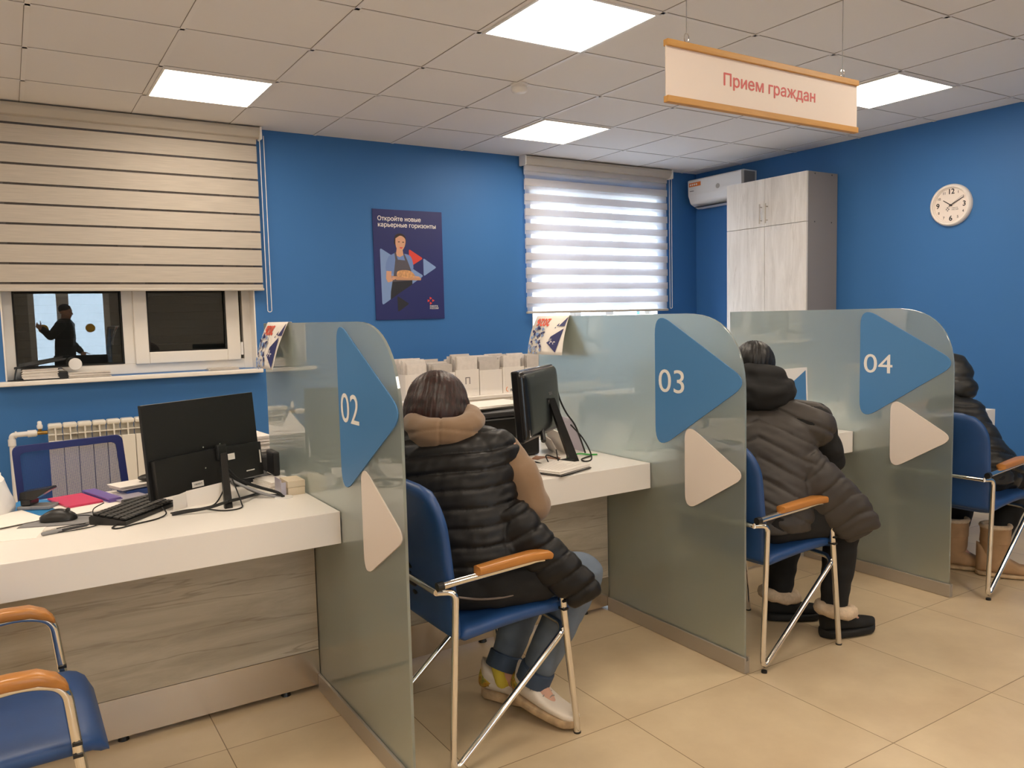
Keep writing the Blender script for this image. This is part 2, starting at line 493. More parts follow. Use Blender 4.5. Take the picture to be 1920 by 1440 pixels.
def obj(name, mb, m, parent=None, smooth=False, angle=40):
    me = bpy.data.meshes.new(name)
    bm = mb.bm if isinstance(mb, MB) else mb
    bmesh.ops.recalc_face_normals(bm, faces=bm.faces)
    bm.to_mesh(me); bm.free()
    for x in (m if isinstance(m, (list, tuple)) else [m]):
        me.materials.append(M[x] if isinstance(x, str) else x)
    o = bpy.data.objects.new(name, me)
    COL.objects.link(o)
    if parent: o.parent = parent
    if smooth:
        me.shade_smooth()
        try: me.set_sharp_from_angle(angle=math.radians(angle))
        except Exception: pass
    return o

def tag(o, label, cat, group=None, kind=None):
    o['label'] = label; o['category'] = cat
    if group: o['group'] = group
    if kind: o['kind'] = kind
    return o

def thing(name, label, cat, loc=(0, 0, 0), rotz=0.0, group=None):
    o = bpy.data.objects.new(name, None)
    COL.objects.link(o)
    o.empty_display_size = 0.05
    o.location = loc; o.rotation_euler = (0, 0, rotz)
    return tag(o, label, cat, group)

def struct(name, mb, m, parent=None, smooth=False):
    o = obj(name, mb, m, parent, smooth)
    if parent is None: o['kind'] = 'structure'
    return o

def copy_tree(o, parent=None):
    c = o.copy(); COL.objects.link(c)
    if parent: c.parent = parent
    for ch in list(o.children): copy_tree(ch, c)
    return c
# ------------------------------------------------------------------ the room
CEIL = 2.687
BW, RW_, LW, FW = 5.69, 5.745, -3.4, -3.6      # back wall y, right wall x, left wall x, wall behind the camera y
TX, TY, TS = 0.155, 3.927, 0.6                  # ceiling grid

b = MB(); b.box(LW - .2, RW_ + .2, FW - .2, BW + .3, -0.1, 0.0); struct('floor', b, 'floor')

# back wall with two window openings
W1 = (-0.03, 1.472, 1.04, 2.45)
W2 = (3.80, 5.235, 1.04, 2.45)
WT = 0.30
b = MB()
xs = [LW - .2, W1[0], W1[1], W2[0], W2[1], RW_ + .2]
b.box(xs[0], xs[1], BW, BW + WT, 0, CEIL + .12)
b.box(xs[2], xs[3], BW, BW + WT, 0, CEIL + .12)
b.box(xs[4], xs[5], BW, BW + WT, 0, CEIL + .12)
for w in (W1, W2):
    b.box(w[0], w[1], BW, BW + WT, 0, w[2]); b.box(w[0], w[1], BW, BW + WT, w[3], CEIL + .12)
struct('wall_back', b, 'blue_wall')
b = MB(); b.box(RW_, RW_ + .2, FW - .2, BW, 0, CEIL + .12); struct('wall_right', b, 'blue_wall')
b = MB(); b.box(LW - .2, LW, FW - .2, BW, 0, CEIL + .12); struct('wall_left', b, 'white_wall')
# wall behind the camera with the glazed entrance
D0, D1, DH = 0.30, 1.50, 2.15
b = MB()
b.box(LW, D0, FW - .2, FW, 0, CEIL + .12); b.box(D1, RW_, FW - .2, FW, 0, CEIL + .12); b.box(D0, D1, FW - .2, FW, DH, CEIL + .12)
struct('wall_front', b, 'beige_wall')
b = MB(); b.box(RW_ - .012, RW_, FW, BW, 0, .075, .003); struct('baseboard_right', b, 'paper_grey')

root = bpy.data.objects.new('door_1', None); COL.objects.link(root); root['kind'] = 'structure'
for k, (a, c) in enumerate(((D0, .80), (.80, D1))):
    b = MB(); fwid = .09
    y0, y1 = FW - .09, FW - .03
    b.box(a, a + fwid, y0, y1, 0, DH); b.box(c - fwid, c, y0, y1, 0, DH)
    b.box(a + fwid, c - fwid, y0, y1, DH - fwid, DH); b.box(a + fwid, c - fwid, y0, y1, 0, .28)
    obj('door_leaf', b, 'white_pvc', root)
    b = MB(); b.box(a + fwid, c - fwid, FW - .065, FW - .055, .28, DH - fwid); obj('pane', b, 'win_glass', root)
    b = MB(); b.lathe([(0, 0), (.075, 0), (.075, .002), (0, .002)], frame((1.19 if k else .50, FW - .054, 1.33), (1, 0, 0), (0, 0, 1)), 28); obj('warning_dot', b, 'yellow', root)

# ceiling: mineral tiles on flat metal bars, with a thin strip along each bar coloured as its shadow
light_cells = [(1, 1), (5, 1), (3, -2), (7, -2), (-3, 1), (-1, -2), (-3, -5), (1, -5), (5, -5), (-1, -8), (3, -8), (7, -8), (-5, -2), (-3, -11), (1, -11), (5, -11)]
b = MB()
z0 = CEIL + .0025
b.box(LW, RW_, FW, BW, z0, z0 + .12)
ceil = struct('ceiling', b, 'ceiling')
bars = MB(); gaps = MB()  # gaps holds the strips of painted shadow
hb = .0105
i0, i1 = int(math.floor((LW - TX) / TS)), int(math.ceil((RW_ - TX) / TS))
j0, j1 = int(math.floor((FW - TY) / TS)), int(math.ceil((BW - TY) / TS))
for i in range(i0, i1 + 1):
    x = TX + i * TS
    if LW < x - hb and x + hb < RW_:
        bars.box(x - hb, x + hb, FW, BW, CEIL - .001, z0)
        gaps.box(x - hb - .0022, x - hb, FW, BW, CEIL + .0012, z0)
for j in range(j0, j1 + 1):
    y = TY + j * TS
    if FW < y - hb and y + hb < BW:
        bars.box(LW, RW_, y - hb, y + hb, CEIL - .001, z0)
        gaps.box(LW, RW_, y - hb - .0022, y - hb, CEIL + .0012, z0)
obj('ceiling_grid', bars, 'ceiling_bar', ceil)
obj('ceiling_painted_shadow', gaps, 'ceiling_shadow_strip', ceil)

# LED ceiling panels (the lamps of the room)
names = {(1, 1): 'square LED ceiling panel above the beige striped blind', (5, 1): 'square LED ceiling panel nearest the white striped blind',
         (3, -2): 'large square LED ceiling panel cut by the top edge of the photo', (7, -2): 'square LED ceiling panel partly hidden behind the hanging sign'}
for (i, j) in light_cells:
    cx, cy = TX + (i + .5) * TS, TY + (j + .5) * TS
    if not (LW + .35 < cx < RW_ - .35 and FW + .35 < cy < BW - .35): continue
    t = thing('ceiling_light', names.get((i, j), 'square LED ceiling panel outside the photo'), 'ceiling light', group='LED panels in the ceiling grid')
    h = TS / 2 - hb - .001
    b = MB()
    for s in (-1, 1):
        b.box(min(s * h, s * (h - .012)), max(s * h, s * (h - .012)), -h, h, -.008, .004)
        b.box(-h + .012, h - .012, min(s * h, s * (h - .012)), max(s * h, s * (h - .012)), -.008, .004)
    obj('frame', b, 'white_plastic', t)
    b = MB(); b.box(-h + .012, h - .012, -h + .012, h - .012, -.0055, .003); obj('diffuser', b, 'lamp', t)
    t.location = (cx, cy, CEIL)

# ------------------------------------------------------------------ windows
def window(name, w, mull, sash, fy):
    x0, x1, z0, z1 = w
    r = bpy.data.objects.new(name, None); COL.objects.link(r); r['kind'] = 'structure'
    b = MB()                                        # white reveal lining
    b.box(x0, x0 + .008, BW - .002, fy, z0, z1); b.box(x1 - .008, x1, BW - .002, fy, z0, z1); b.box(x0 + .008, x1 - .008, BW - .002, fy, z1 - .008, z1)
    obj('reveal', b, 'white', r)
    b = MB()
    F = .062
    b.box(x0 + .008, x0 + F, fy, fy + .07, z0, z1); b.box(x1 - F, x1 - .008, fy, fy + .07, z0, z1)
    b.box(x0 + F, x1 - F, fy, fy + .07, z0, z0 + .068, .004); b.box(x0 + F, x1 - F, fy, fy + .07, z1 - F, z1)
    for m in mull: b.box(m[0], m[1], fy, fy + .07, z0 + .068, z1 - F)
    obj('window_frame', b, 'white_pvc', r)
    return r

FY = BW + .115
w1 = window('window_1', W1, [(.64, .735)], None, FY)
# opening sash on the right, standing proud of the frame
b = MB(); y0, y1 = FY - .018, FY + .05
b.box(.705, .79, y0, y1, 1.10, 2.38, .006); b.box(1.295, 1.385, y0, y1, 1.10, 2.38, .006)
b.box(.79, 1.295, y0, y1, 1.10, 1.178, .006); b.box(.79, 1.295, y0, y1, 2.30, 2.38, .006)
s1 = obj('sash', b, 'white_pvc', w1)
b = MB(); b.cyl((1.392, FY - .02, 1.135), (1.392, FY - .02, 1.225), .009); obj('hinge', b, 'white_plastic', w1)
b = MB()
for (a, c, d, e) in ((.79, .80, 1.178, 2.30), (1.285, 1.295, 1.178, 2.30), (.80, 1.285, 1.178, 1.186)): b.box(a, c, FY - .012, FY - .006, d, e)
for (a, c, d, e) in ((.032, .042, 1.108, 2.38), (.63, .64, 1.108, 2.38), (.042, .63, 1.108, 1.116)): b.box(a, c, FY - .003, FY + .02, d, e)
obj('gasket', b, 'black_rubber', w1)
b = MB(); b.box(.79, 1.295, FY + .010, FY + .014, 1.178, 2.30); obj('pane', b, 'win_glass', w1)
b = MB(); b.box(.032, .64, FY + .030, FY + .034, 1.108, 2.388); obj('pane', b, 'win_glass', w1)
b = MB(); b.box(W1[0] - .05, 1.49, BW - .075, FY, W1[2] - .03, W1[2] - .002, .006); obj('window_sill', b, 'white', w1)
# made-up dark slats outside this window, added to keep daylight out
b = MB()
for k in range(30): b.box(W1[0] - .1, W1[1] + .1, BW + WT + .001, BW + WT + .016, .95 + k * .055, .95 + k * .055 + .055, .002)
obj('daylight_block', b, 'night', w1)

w2 = window('window_2', W2, [(4.285, 4.355), (4.72, 4.79)], None, FY)
for (a, c) in ((3.862, 4.285), (4.355, 4.72), (4.79, 5.17)):
    b = MB(); b.box(a, c, FY + .030, FY + .034, 1.108, 2.388); obj('pane', b, 'win_glass', w2)
b = MB()
y0, y1 = FY - .018, FY + .05
b.box(4.335, 4.395, y0, y1, 1.10, 2.38); b.box(4.68, 4.74, y0, y1, 1.10, 2.38); b.box(4.395, 4.68, y0, y1, 1.10, 1.16); b.box(4.395, 4.68, y0, y1, 2.32, 2.38)
obj('sash', b, 'white_pvc', w2)
b = MB(); b.box(W2[0] - .05, W2[1] + .05, BW - .075, FY, W2[2] - .03, W2[2] - .002, .006); obj('window_sill', b, 'white', w2)

# ------------------------------------------------------------------ roller blinds
def blind(label, x0, x1, ztop, zbot, pitch, bandh, back, fab, sheer, chain_z, nband, first):
    t = thing('roller_blind', label, 'blind')
    y = BW - .055
    b = MB()
    prof = rounded([(-.055, -.005), (-.03, -.045), (.0, -.052), (.03, -.05), (.03, .02), (-.05, .02)], .012)
    mw = frame((x0, y, ztop - .022), (0, 1, 0), (0, 0, 1))
    b.prism(prof, mw, x1 - x0)
    obj('cassette', b, 'blind_rail', t, True)
    for xx in (x0 - .012, x1):
        b = MB(); b.prism(rounded([(-.06, -.06), (.035, -.06), (.035, .025), (-.06, .025)], .012), frame((xx, y, ztop - .022), (0, 1, 0), (0, 0, 1)), .012); obj('end_cap', b, 'white_plastic', t)
    fx0, fx1 = x0 + .015, x1 - .015
    f = MB()
    z = first
    for k in range(nband):
        zz0, zz1 = max(z - bandh, zbot + .015), min(z, ztop - .04)
        n = 12
        if zz1 > zz0 + .004:
            f.box(fx0, fx1, y - .004, y - .003, zz0, zz1)
        z -= pitch
    obj('fabric', f, fab, t)
    if back:
        f = MB(); z = first + back[1]
        for k in range(nband):
            zz0, zz1 = max(z - back[0], zbot + .015), min(z, ztop - .04)
            if zz1 > zz0 + .004: f.box(fx0, fx1, y + .010, y + .011, zz0, zz1)
            z -= pitch
        obj('back_fabric', f, fab, t)
    f = MB(); f.box(fx0 + .003, fx1 - .003, y + .003, y + .0035, zbot + .012, ztop - .05); obj('sheer', f, sheer, t)
    b = MB(); b.box(x0 + .01, x1 - .01, y - .012, y + .012, zbot, zbot + .018, .004); obj('bottom_bar', b, 'blind_rail', t)
    b = MB()
    cx = x1 + .006
    pts = fillet([(cx, y - .012, ztop - .05), (cx, y - .012, chain_z), (cx + .028, y - .012, chain_z), (cx + .028, y - .012, ztop - .05)], .014)
    b.tube(pts, .0028, 6); obj('chain', b, 'white_plastic', t, True)
    return t

blind('beige day and night roller blind with brown gaps, half covering the left window', -1.2, 1.535, 2.683, 1.578, .1175, .104, None, 'blind_beige', 'blind_sheer', 1.43, 12, 2.6775)
blind('white striped roller blind with bright daylight gaps, between poster and air conditioner', 3.70, 5.325, 2.683, 1.378, .1225, .060, (.086, -.005), 'blind_white', 'blind_sheer_white', 1.40, 13, 2.625)

# ------------------------------------------------------------------ radiator under window 1
t = thing('radiator', 'white sectional radiator with side valve under the left window', 'radiator')
ry0, ry1 = 5.53, 5.61
for k in range(10):
    x0 = .164 + k * .08
    b = MB()
    b.box(x0 + .002, x0 + .078, ry0, ry0 + .012, .24, .672, .003)                       # flat front fin
    b.box(x0 + .002, x0 + .078, ry0 + .004, ry1, .745, .775, .010, seg=3)                 # rounded top
    b.box(x0 + .002, x0 + .078, ry0 + .055, ry1 - .005, .18, .745, .004)                  # core
    b.box(x0 + .036, x0 + .044, ry0 + .005, ry0 + .06, .672, .75)                         # web between grilles
    b.box(x0 + .002, x0 + .078, ry0 + .006, ry0 + .055, .706, .712)
    obj('section', b, 'radiator', t)
b = MB(); b.cyl((.164, 5.57, .725), (.10, 5.57, .725), .012); b.cyl((.125, 5.57, .725), (.125, 5.57, .755), .010); obj('fitting', b, 'brass', t, True)
b = MB(); b.lathe([(0, 0), (.014, 0), (.016, .01), (.016, .02), (.012, .026), (.012, .04), (.008, .046), (0, .046)], Matrix.Translation((.125, 5.57, .75)), 20); obj('valve_cap', b, 'white_plastic', t, True)
b = MB(); b.tube(fillet([(.11, 5.57, .725), (-.022, 5.57, .725), (-.022, 5.57, .02)], .02), .016, 14); b.cyl((.105, 5.57, .725), (.06, 5.57, .725), .021); b.cyl((-.022, 5.57, .70), (-.022, 5.57, .66), .021); b.cyl((.005, 5.57, .725), (-.005, 5.57, .725), .021)
obj('pipe', b, 'white_plastic', t, True)
for xx in (.3, .8):
    b = MB(); b.box(xx, xx + .03, 5.60, BW - .004, .66, .69); obj('bracket', b, 'radiator', t)

# ------------------------------------------------------------------ poster
t = thing('poster', 'dark blue career poster of a woman baker, hung between the windows', 'poster')
PO = (2.37, BW - .010, 1.355)                      # lower left corner of the poster's face
PWd, PH = .583, .835
def pm(d): return frame((PO[0], PO[1] - d, PO[2]), (1, 0, 0), (0, 0, 1))
b = MB(); b.prism([(0, 0), (PWd, 0), (PWd, PH), (0, PH)], frame((PO[0], PO[1] + .009, PO[2]), (1, 0, 0), (0, 0, 1)), .009); obj('board', b, 'navy', t)
# poster pixel (crop 680..860 x 380..620 at 6x) to poster plane
def pp(px, py):
    u = (px - 128) / 770.0 + (py - 70) * -.000035; v = 1 - (py - 72 - (px - 110) * .03) / 1240.0
    return (u * PWd, v * PH)
def shape(mb, pts, d, r=0.0, th=.0006):
    q = [pp(*p) for p in pts]
    a = sum(q[i - 1][0] * q[i][1] - q[i][0] * q[i - 1][1] for i in range(len(q)))
    if a < 0: q.reverse()
    if r: q = rounded(q, r)
    mb.prism(q, pm(d), th)
def sm(pts): return [(v.x, v.y) for v in spline([(x, y, 0) for x, y in pts + pts[:1]], 6)][:-1]
b = MB()
mats = ['poster_blue', 'poster_red', 'poster_dark', 'poster_hair', 'poster_skin', 'poster_shirt', 'poster_apron', 'poster_bread', 'poster_board', 'poster_white']
b.mi = 0; shape(b, [(205, 505), (690, 830), (228, 1150)], .0004, .012); shape(b, [(685, 625), (838, 735), (690, 835)], .0004, .009)
b.mi = 1; shape(b, [(523, 520), (682, 630), (528, 730)], .0008, .009)
b.mi = 2; shape(b, [(345, 850), (560, 850), (560, 925), (430, 1010), (318, 1090), (322, 1000)], .0010); shape(b, [(392, 1050), (525, 1145), (400, 1235)], .0005, .008)
b.mi = 3; shape(b, sm([(362, 400), (380, 360), (425, 345), (470, 365), (490, 410), (478, 470), (370, 470)]), .0012)
b.mi = 4; shape(b, sm([(375, 400), (430, 370), (480, 405), (482, 470), (455, 530), (425, 545), (392, 520), (376, 470)]), .0018); shape(b, [(388, 515), (452, 525), (462, 590), (420, 612), (378, 590)], .0014)
b.mi = 5; shape(b, sm([(300, 600), (375, 565), (420, 600), (470, 575), (545, 610), (572, 740), (520, 780), (350, 800), (275, 765), (272, 680)]), .0012)
b.mi = 4; shape(b, [(275, 765), (330, 770), (325, 830), (345, 880), (290, 895), (270, 850)], .0016)
b.mi = 6; shape(b, [(362, 560), (378, 556), (400, 640), (480, 650), (458, 575), (475, 580), (505, 650), (545, 760), (555, 880), (345, 890), (372, 640)], .0018)
b.mi = 7; shape(b, sm([(385, 825), (395, 775), (450, 760), (530, 768), (580, 810), (580, 848), (480, 848)]), .0024)
b.mi = 8; shape(b, [(315, 822), (385, 828), (660, 855), (655, 880), (385, 870)], .0022)
b.mi = 4; shape(b, sm([(330, 850), (350, 838), (375, 850), (350, 870)]), .0026); shape(b, sm([(590, 830), (640, 840), (640, 865), (600, 855)]), .0020)
b.mi = 3; shape(b, sm([(398, 440), (412, 434), (424, 440), (412, 445)]), .0022); shape(b, sm([(446, 444), (458, 437), (472, 444), (458, 449)]), .0022)
b.mi = 1; shape(b, sm([(415, 502), (435, 500), (455, 505), (435, 516)]), .0022)
obj('picture', b, mats, t)
b = MB()
def ptext(s, px, py, size):
    x, y = pp(px, py); b.bold(s, size, frame((PO[0] + x, PO[1] - .0004, PO[2] + y), (1, 0, 0), (0, 0, 1)), size * .012, .0004, 'LEFT')
ptext('Откройте новые', 180, 178, .046); ptext('карьерные горизонты', 184, 247, .046)
ptext('РАБОТА', 760, 1185, .0175); ptext('РОССИИ', 760, 1210, .0175)
obj('lettering', b, 'letter_white', t)
b = MB()
for (cx, cy) in ((770, 1092), (746, 1120), (798, 1120), (772, 1150)):
    shape(b, [(cx - 13, cy - 18), (cx + 17, cy), (cx - 12, cy + 17)], .0004, .002)
obj('emblem', b, 'poster_red', t)

# ------------------------------------------------------------------ wall clock
t = thing('wall_clock', 'round white wall clock on the blue right wall', 'clock')
cm = frame((RW_, 3.19, 2.075), (0, -1, 0), (0, 0, 1))     # local z points into the room
R0 = .148
b = MB(); b.lathe([(R0 - .03, 0), (R0, 0), (R0, .012), (R0 - .004, .026), (R0 - .012, .032), (R0 - .022, .030), (R0 - .027, .018), (R0 - .03, .018)], cm, 64, True); obj('rim', b, 'clock_rim', t, True)
b = MB(); b.lathe([(0, .006), (R0 - .024, .006), (R0 - .024, .012), (0, .012)], cm, 48); obj('face', b, 'clock_face', t)
b = MB()
for h in range(1, 13):
    a = PI / 2 - h * PI / 6; big = h % 3 == 0
    rr = .094 if big else .1
    b.bold(str(h), .050 if big else .025, cm @ Matrix.Translation((rr * math.cos(a), rr * math.sin(a), .0125)), .0011 if big else .0003, .0006)
for k in range(60):
    a = k * PI / 30
    b.box(.115, .119, -.0005, .0005, .012, .0128, 0, cm @ Matrix.Rotation(a, 4, 'Z'))
b.text('РАБОТА', .011, cm @ Matrix.Translation((.006, -.022, .0125)), .0004, 'LEFT'); b.text('РОССИИ', .011, cm @ Matrix.Translation((.006, -.034, .0125)), .0004, 'LEFT')
for (x, y) in ((-.022, -.018), (-.031, -.028), (-.013, -.028), (-.022, -.038)):
    b.prism([(x - .004, y - .005), (x + .005, y), (x - .004, y + .005)], cm @ Matrix.Translation((0, 0, .0122)), .0006)
obj('numerals', b, 'letter_black', t)
def hand(name, ang, l, w, back, z, m):
    b = MB(); b.prism(rounded([(-back, -w), (l, -w * .7), (l, w * .7), (-back, w)], w * .5), cm @ Matrix.Translation((0, 0, z)) @ Matrix.Rotation(PI / 2 - ang, 4, 'Z'), .001); obj(name, b, m, t)
hand('hour_hand', math.radians(304), .066, .0036, .012, .0145, 'letter_black')
hand('minute_hand', math.radians(62), .098, .003, .014, .0165, 'letter_black')
hand('second_hand', math.radians(55), .1, .0008, .036, .0185, 'letter_grey')
b = MB(); b.lathe([(0, .012), (.006, .012), (.006, .021), (0, .021)], cm, 16); obj('hub', b, 'letter_black', t)

# ------------------------------------------------------------------ hanging sign
t = thing('hanging_sign', 'hanging white reception sign with wooden rails and red lettering', 'sign')
SY = 1.96; sx0, sx1 = 1.846, 2.844; sz0, sz1 = 2.038, 2.2365
b = MB(); b.box(sx0, sx1, SY - .002, SY + .002, sz0 + .02, sz1 - .02); obj('board', b, 'panel_cream', t)
for z in (sz0, sz1 - .0215):
    b = MB(); b.box(sx0, sx1, SY - .011, SY + .011, z, z + .0215, .002); obj('rail', b, 'rail_wood', t)
b = MB(); b.bold('Прием граждан', .057, frame(((sx0 + sx1) / 2 + .005, SY - .0025, (sz0 + sz1) / 2 + .005), (1, 0, 0), (0, 0, 1)) @ Matrix.Diagonal((1.12, 1, 1, 1)), .0007); obj('lettering', b, 'letter_red', t)
for x in (1.939, 2.754):
    b = MB(); b.tube([(x + .011 * math.cos(a), SY, sz1 + .016 + .016 * math.sin(a)) for a in [k * PI / 6 for k in range(12)]], .0018, 6, True); obj('hook', b, 'chrome', t, True)
    b = MB(); b.cyl((x, SY, sz1 + .03), (x, SY, CEIL), .0016, None, 6); obj('cord', b, 'grey', t)

# ------------------------------------------------------------------ smoke detector
t = thing('smoke_detector', 'small white round smoke detector under the ceiling', 'smoke detector')
b = MB(); mw = Matrix.Translation((2.575, 3.94, CEIL - .001)) @ Matrix.Rotation(PI, 4, 'X')
b.lathe([(0, 0), (.05, 0), (.05, .010), (.044, .012), (0, .012)], mw, 32); obj('base', b, 'white_plastic', t, True)
b = MB(); b.lathe([(0, .012), (.043, .012), (.047, .02), (.047, .034), (.04, .044), (.02, .05), (0, .05)], mw, 32); obj('sensor_cover', b, 'white_plastic', t, True)

# ------------------------------------------------------------------ tall cabinet
t = thing('storage_cabinet', 'tall pale wood cabinet with four doors against the right wall', 'cabinet')
cx0, cy0, cy1, cz = 5.352, 4.112, 4.935, 2.44
b = MB(); b.box(cx0 + .02, RW_ - .013, cy0, cy0 + .016, .0, cz); b.box(cx0 + .02, RW_ - .013, cy1 - .016, cy1, 0, cz)
b.box(cx0 + .02, RW_ - .013, cy0 + .016, cy1 - .016, cz - .016, cz); b.box(cx0 + .02, RW_ - .013, cy0 + .016, cy1 - .016, 0.06, .076); b.box(RW_ - .017, RW_ - .013, cy0 + .016, cy1 - .016, .076, cz - .016)
obj('body', b, 'grey_side', t)
mid = (cy0 + cy1) / 2
for (a, c) in ((cy0, mid), (mid, cy1)):
    for (z0, z1, nm) in ((2.052, cz, 1), (.04, 2.048, 0)):
        b = MB(); b.box(cx0, cx0 + .0185, a + .0015, c - .0015, z0, z1, .001); d = obj('door', b, 'oak_door', t)
        if nm:
            yy = mid - .03 if a == cy0 else mid + .03
            b = MB(); b.cyl((cx0 - .028, yy, 2.075), (cx0 - .028, yy, 2.235), .0055, None, 12)
            for zz in (2.1, 2.21): b.cyl((cx0, yy, zz), (cx0 - .028, yy, zz), .004, None, 10)
            obj('handle', b, 'alu', d, True)
for (yy, zz) in ((5.45, 2.425), (5.66, 2.425), (5.45, 2.05), (5.66, 2.05)):
    b = MB(); b.lathe([(0, 0), (.006, 0), (.006, .001), (0, .001)], frame((yy, cy0, zz), (1, 0, 0), (0, 0, 1)), 12); obj('screw_cap', b, 'dark_grey', t)

# ------------------------------------------------------------------ air conditioner
t = thing('air_conditioner', 'white wall air conditioner with orange sticker beside the tall cabinet', 'air conditioner')
prof = rounded([(0, .26), (0, .0), (.07, -.005), (.165, .035), (.195, .11), (.2, .25), (.17, .262)], [.0, .01, .03, .05, .04, .012, .02])
b = MB(); b.prism(prof, frame((RW_ - .002, 4.945, 2.345), (-1, 0, 0), (0, 0, 1)), .65)
ac = obj('body', b, 'white_plastic', t, True, 30)
b = MB(); b.box(RW_ - .17, RW_ - .03, 4.938, 4.945, 2.37, 2.595, .003); obj('side_panel', b, 'grey', t)
b = MB(); b.box(RW_ - .158, RW_ - .11, 5.0, 5.55, 2.348, 2.352, 0, None); obj('air_flap', b, 'dark_grey', t)
b = MB(); b.box(RW_ - .2035, RW_ - .2015, 5.43, 5.58, 2.535, 2.572); st = obj('sticker', b, 'orange', t)
b = MB()
for k in range(4): b.lathe([(0, 0), (.009, 0), (.009, .0006), (0, .0006)], frame((RW_ - .2037, 5.56 - k * .026, 2.553), (0, -1, 0), (0, 0, 1)), 14)
obj('sticker_dots', b, 'letter_white', st)
b = MB(); b.lathe([(0, 0), (.022, 0), (.022, .003), (0, .003)], frame((RW_ - .2, 5.22, 2.50), (0, -1, 0), (0, 0, 1)), 28); obj('badge', b, 'alu', t)
b = MB(); b.box(RW_ - .2022, RW_ - .2, 5.52, 5.57, 2.492, 2.498); obj('logo', b, 'letter_grey', t)
# ------------------------------------------------------------------ service counters
PX = (-0.475, .895, 2.263, 3.65)                    # left faces of the glass screens
TOPZ = .728
spans = [(PX[0] + .012, PX[1] - .002, 'white service counter with wood front, left of glass screen 02'),
         (PX[1] + .012, PX[2] - .002, 'white service counter where the auburn haired person in a black quilted vest sits'),
         (PX[2] + .012, PX[3] - .002, 'white service counter between glass screens 03 and 04'),
         (PX[3] + .012, 5.05, 'white service counter beyond glass screen 04, next to the right wall')]
for k, (x0, x1, lab) in enumerate(spans):
    t = thing('service_counter', lab, 'counter', group='service counters in a row')
    b = MB(); b.box(x0, x1, 2.51, 3.38, .62, TOPZ, .0015); obj('worktop', b, 'white', t)
    b = MB(); b.box(x0, x1, 2.802, 2.82, .155, .618); obj('front_panel', b, 'oak_panel', t)
    b = MB(); b.box(x0, x1, 2.800, 2.815, .022, .154); obj('kick_plate', b, 'steel', t)
    for (a, c) in ((x0, x0 + .018), (x1 - .018, x1)):
        b = MB(); b.box(a, c, 2.822, 3.34, .022, .618); obj('side_panel', b, 'oak_panel', t)
    for xx in (x0 + .25, (x0 + x1) / 2 + .02, x1 - .12):
        b = MB(); b.cyl((xx, 2.83, 0), (xx, 2.83, .02), .018, .012, 16); obj('foot', b, 'black', t)
    b = MB(); gx = x1 - .09; b.lathe([(0, 0), (.032, 0), (.032, .003), (.026, .004), (0, .002)], Matrix.Translation((gx, 2.84, TOPZ)), 28); obj('cable_grommet', b, 'white_plastic', t, True)

# ------------------------------------------------------------------ glass screens
def yz(x):                                            # plane of a screen seen from the left: local x runs towards the viewer
    return frame((x, 0, 0), (0, -1, 0), (0, 0, 1))
def neg(poly): return [(-y, z) for y, z in poly]
def ccw(p):
    a = sum(p[i - 1][0] * p[i][1] - p[i][0] * p[i - 1][1] for i in range(len(p)))
    return p if a > 0 else list(reversed(p))
for px, num in ((PX[1], '02'), (PX[2], '03'), (PX[3], '04')):
    t = thing('glass_screen', 'frosted glass screen with blue triangle numbered ' + num, 'glass screen', group='numbered glass screens between the counters')
    prof = rounded([(3.34, .05), (3.34, 1.355), (2.0, 1.355), (2.0, .05)], [0, .0, .30, 0], 14)
    b = MB(); b.prism(ccw(neg(prof)), yz(px + .009), .009); g = obj('glass_pane', b, 'glass', t)
    mod = g.modifiers.new('edge', 'BEVEL'); mod.width = .0012; mod.segments = 2; mod.limit_method = 'ANGLE'
    b = MB(); b.box(px - .010, px - .0005, 1.99, 2.799, .001, .062, .0015); b.box(px + .0095, px + .016, 1.99, 2.799, .001, .062, .0015); b.box(px - .0005, px + .0095, 1.99, 2.799, .001, .048)
    obj('base_channel', b, 'alu', t)
    tri = rounded([(2.475, 1.372), (1.975, 1.10), (2.475, .785)], [.06, .05, .06], 8)
    b = MB(); b.prism(ccw(neg(tri)), yz(px), .004); tb = obj('blue_triangle', b, ['sign_blue'], t)
    mod = tb.modifiers.new('edge', 'BEVEL'); mod.width = .001; mod.segments = 2; mod.limit_method = 'ANGLE'
    b = MB(); b.text(num, .134, yz(px - .0046) @ Matrix.Translation((-2.375, 1.077, 0)) @ Matrix.Diagonal((1.22, 1, 1, 1)), .0008, 'CENTER'); obj('number', b, 'letter_white', tb)
    tri = rounded([(2.305, .925), (1.99, .75), (2.305, .56)], [.045, .035, .045], 8)
    b = MB(); b.prism(ccw(neg(tri)), yz(px), .004); obj('white_triangle', b, 'sign_white', t)

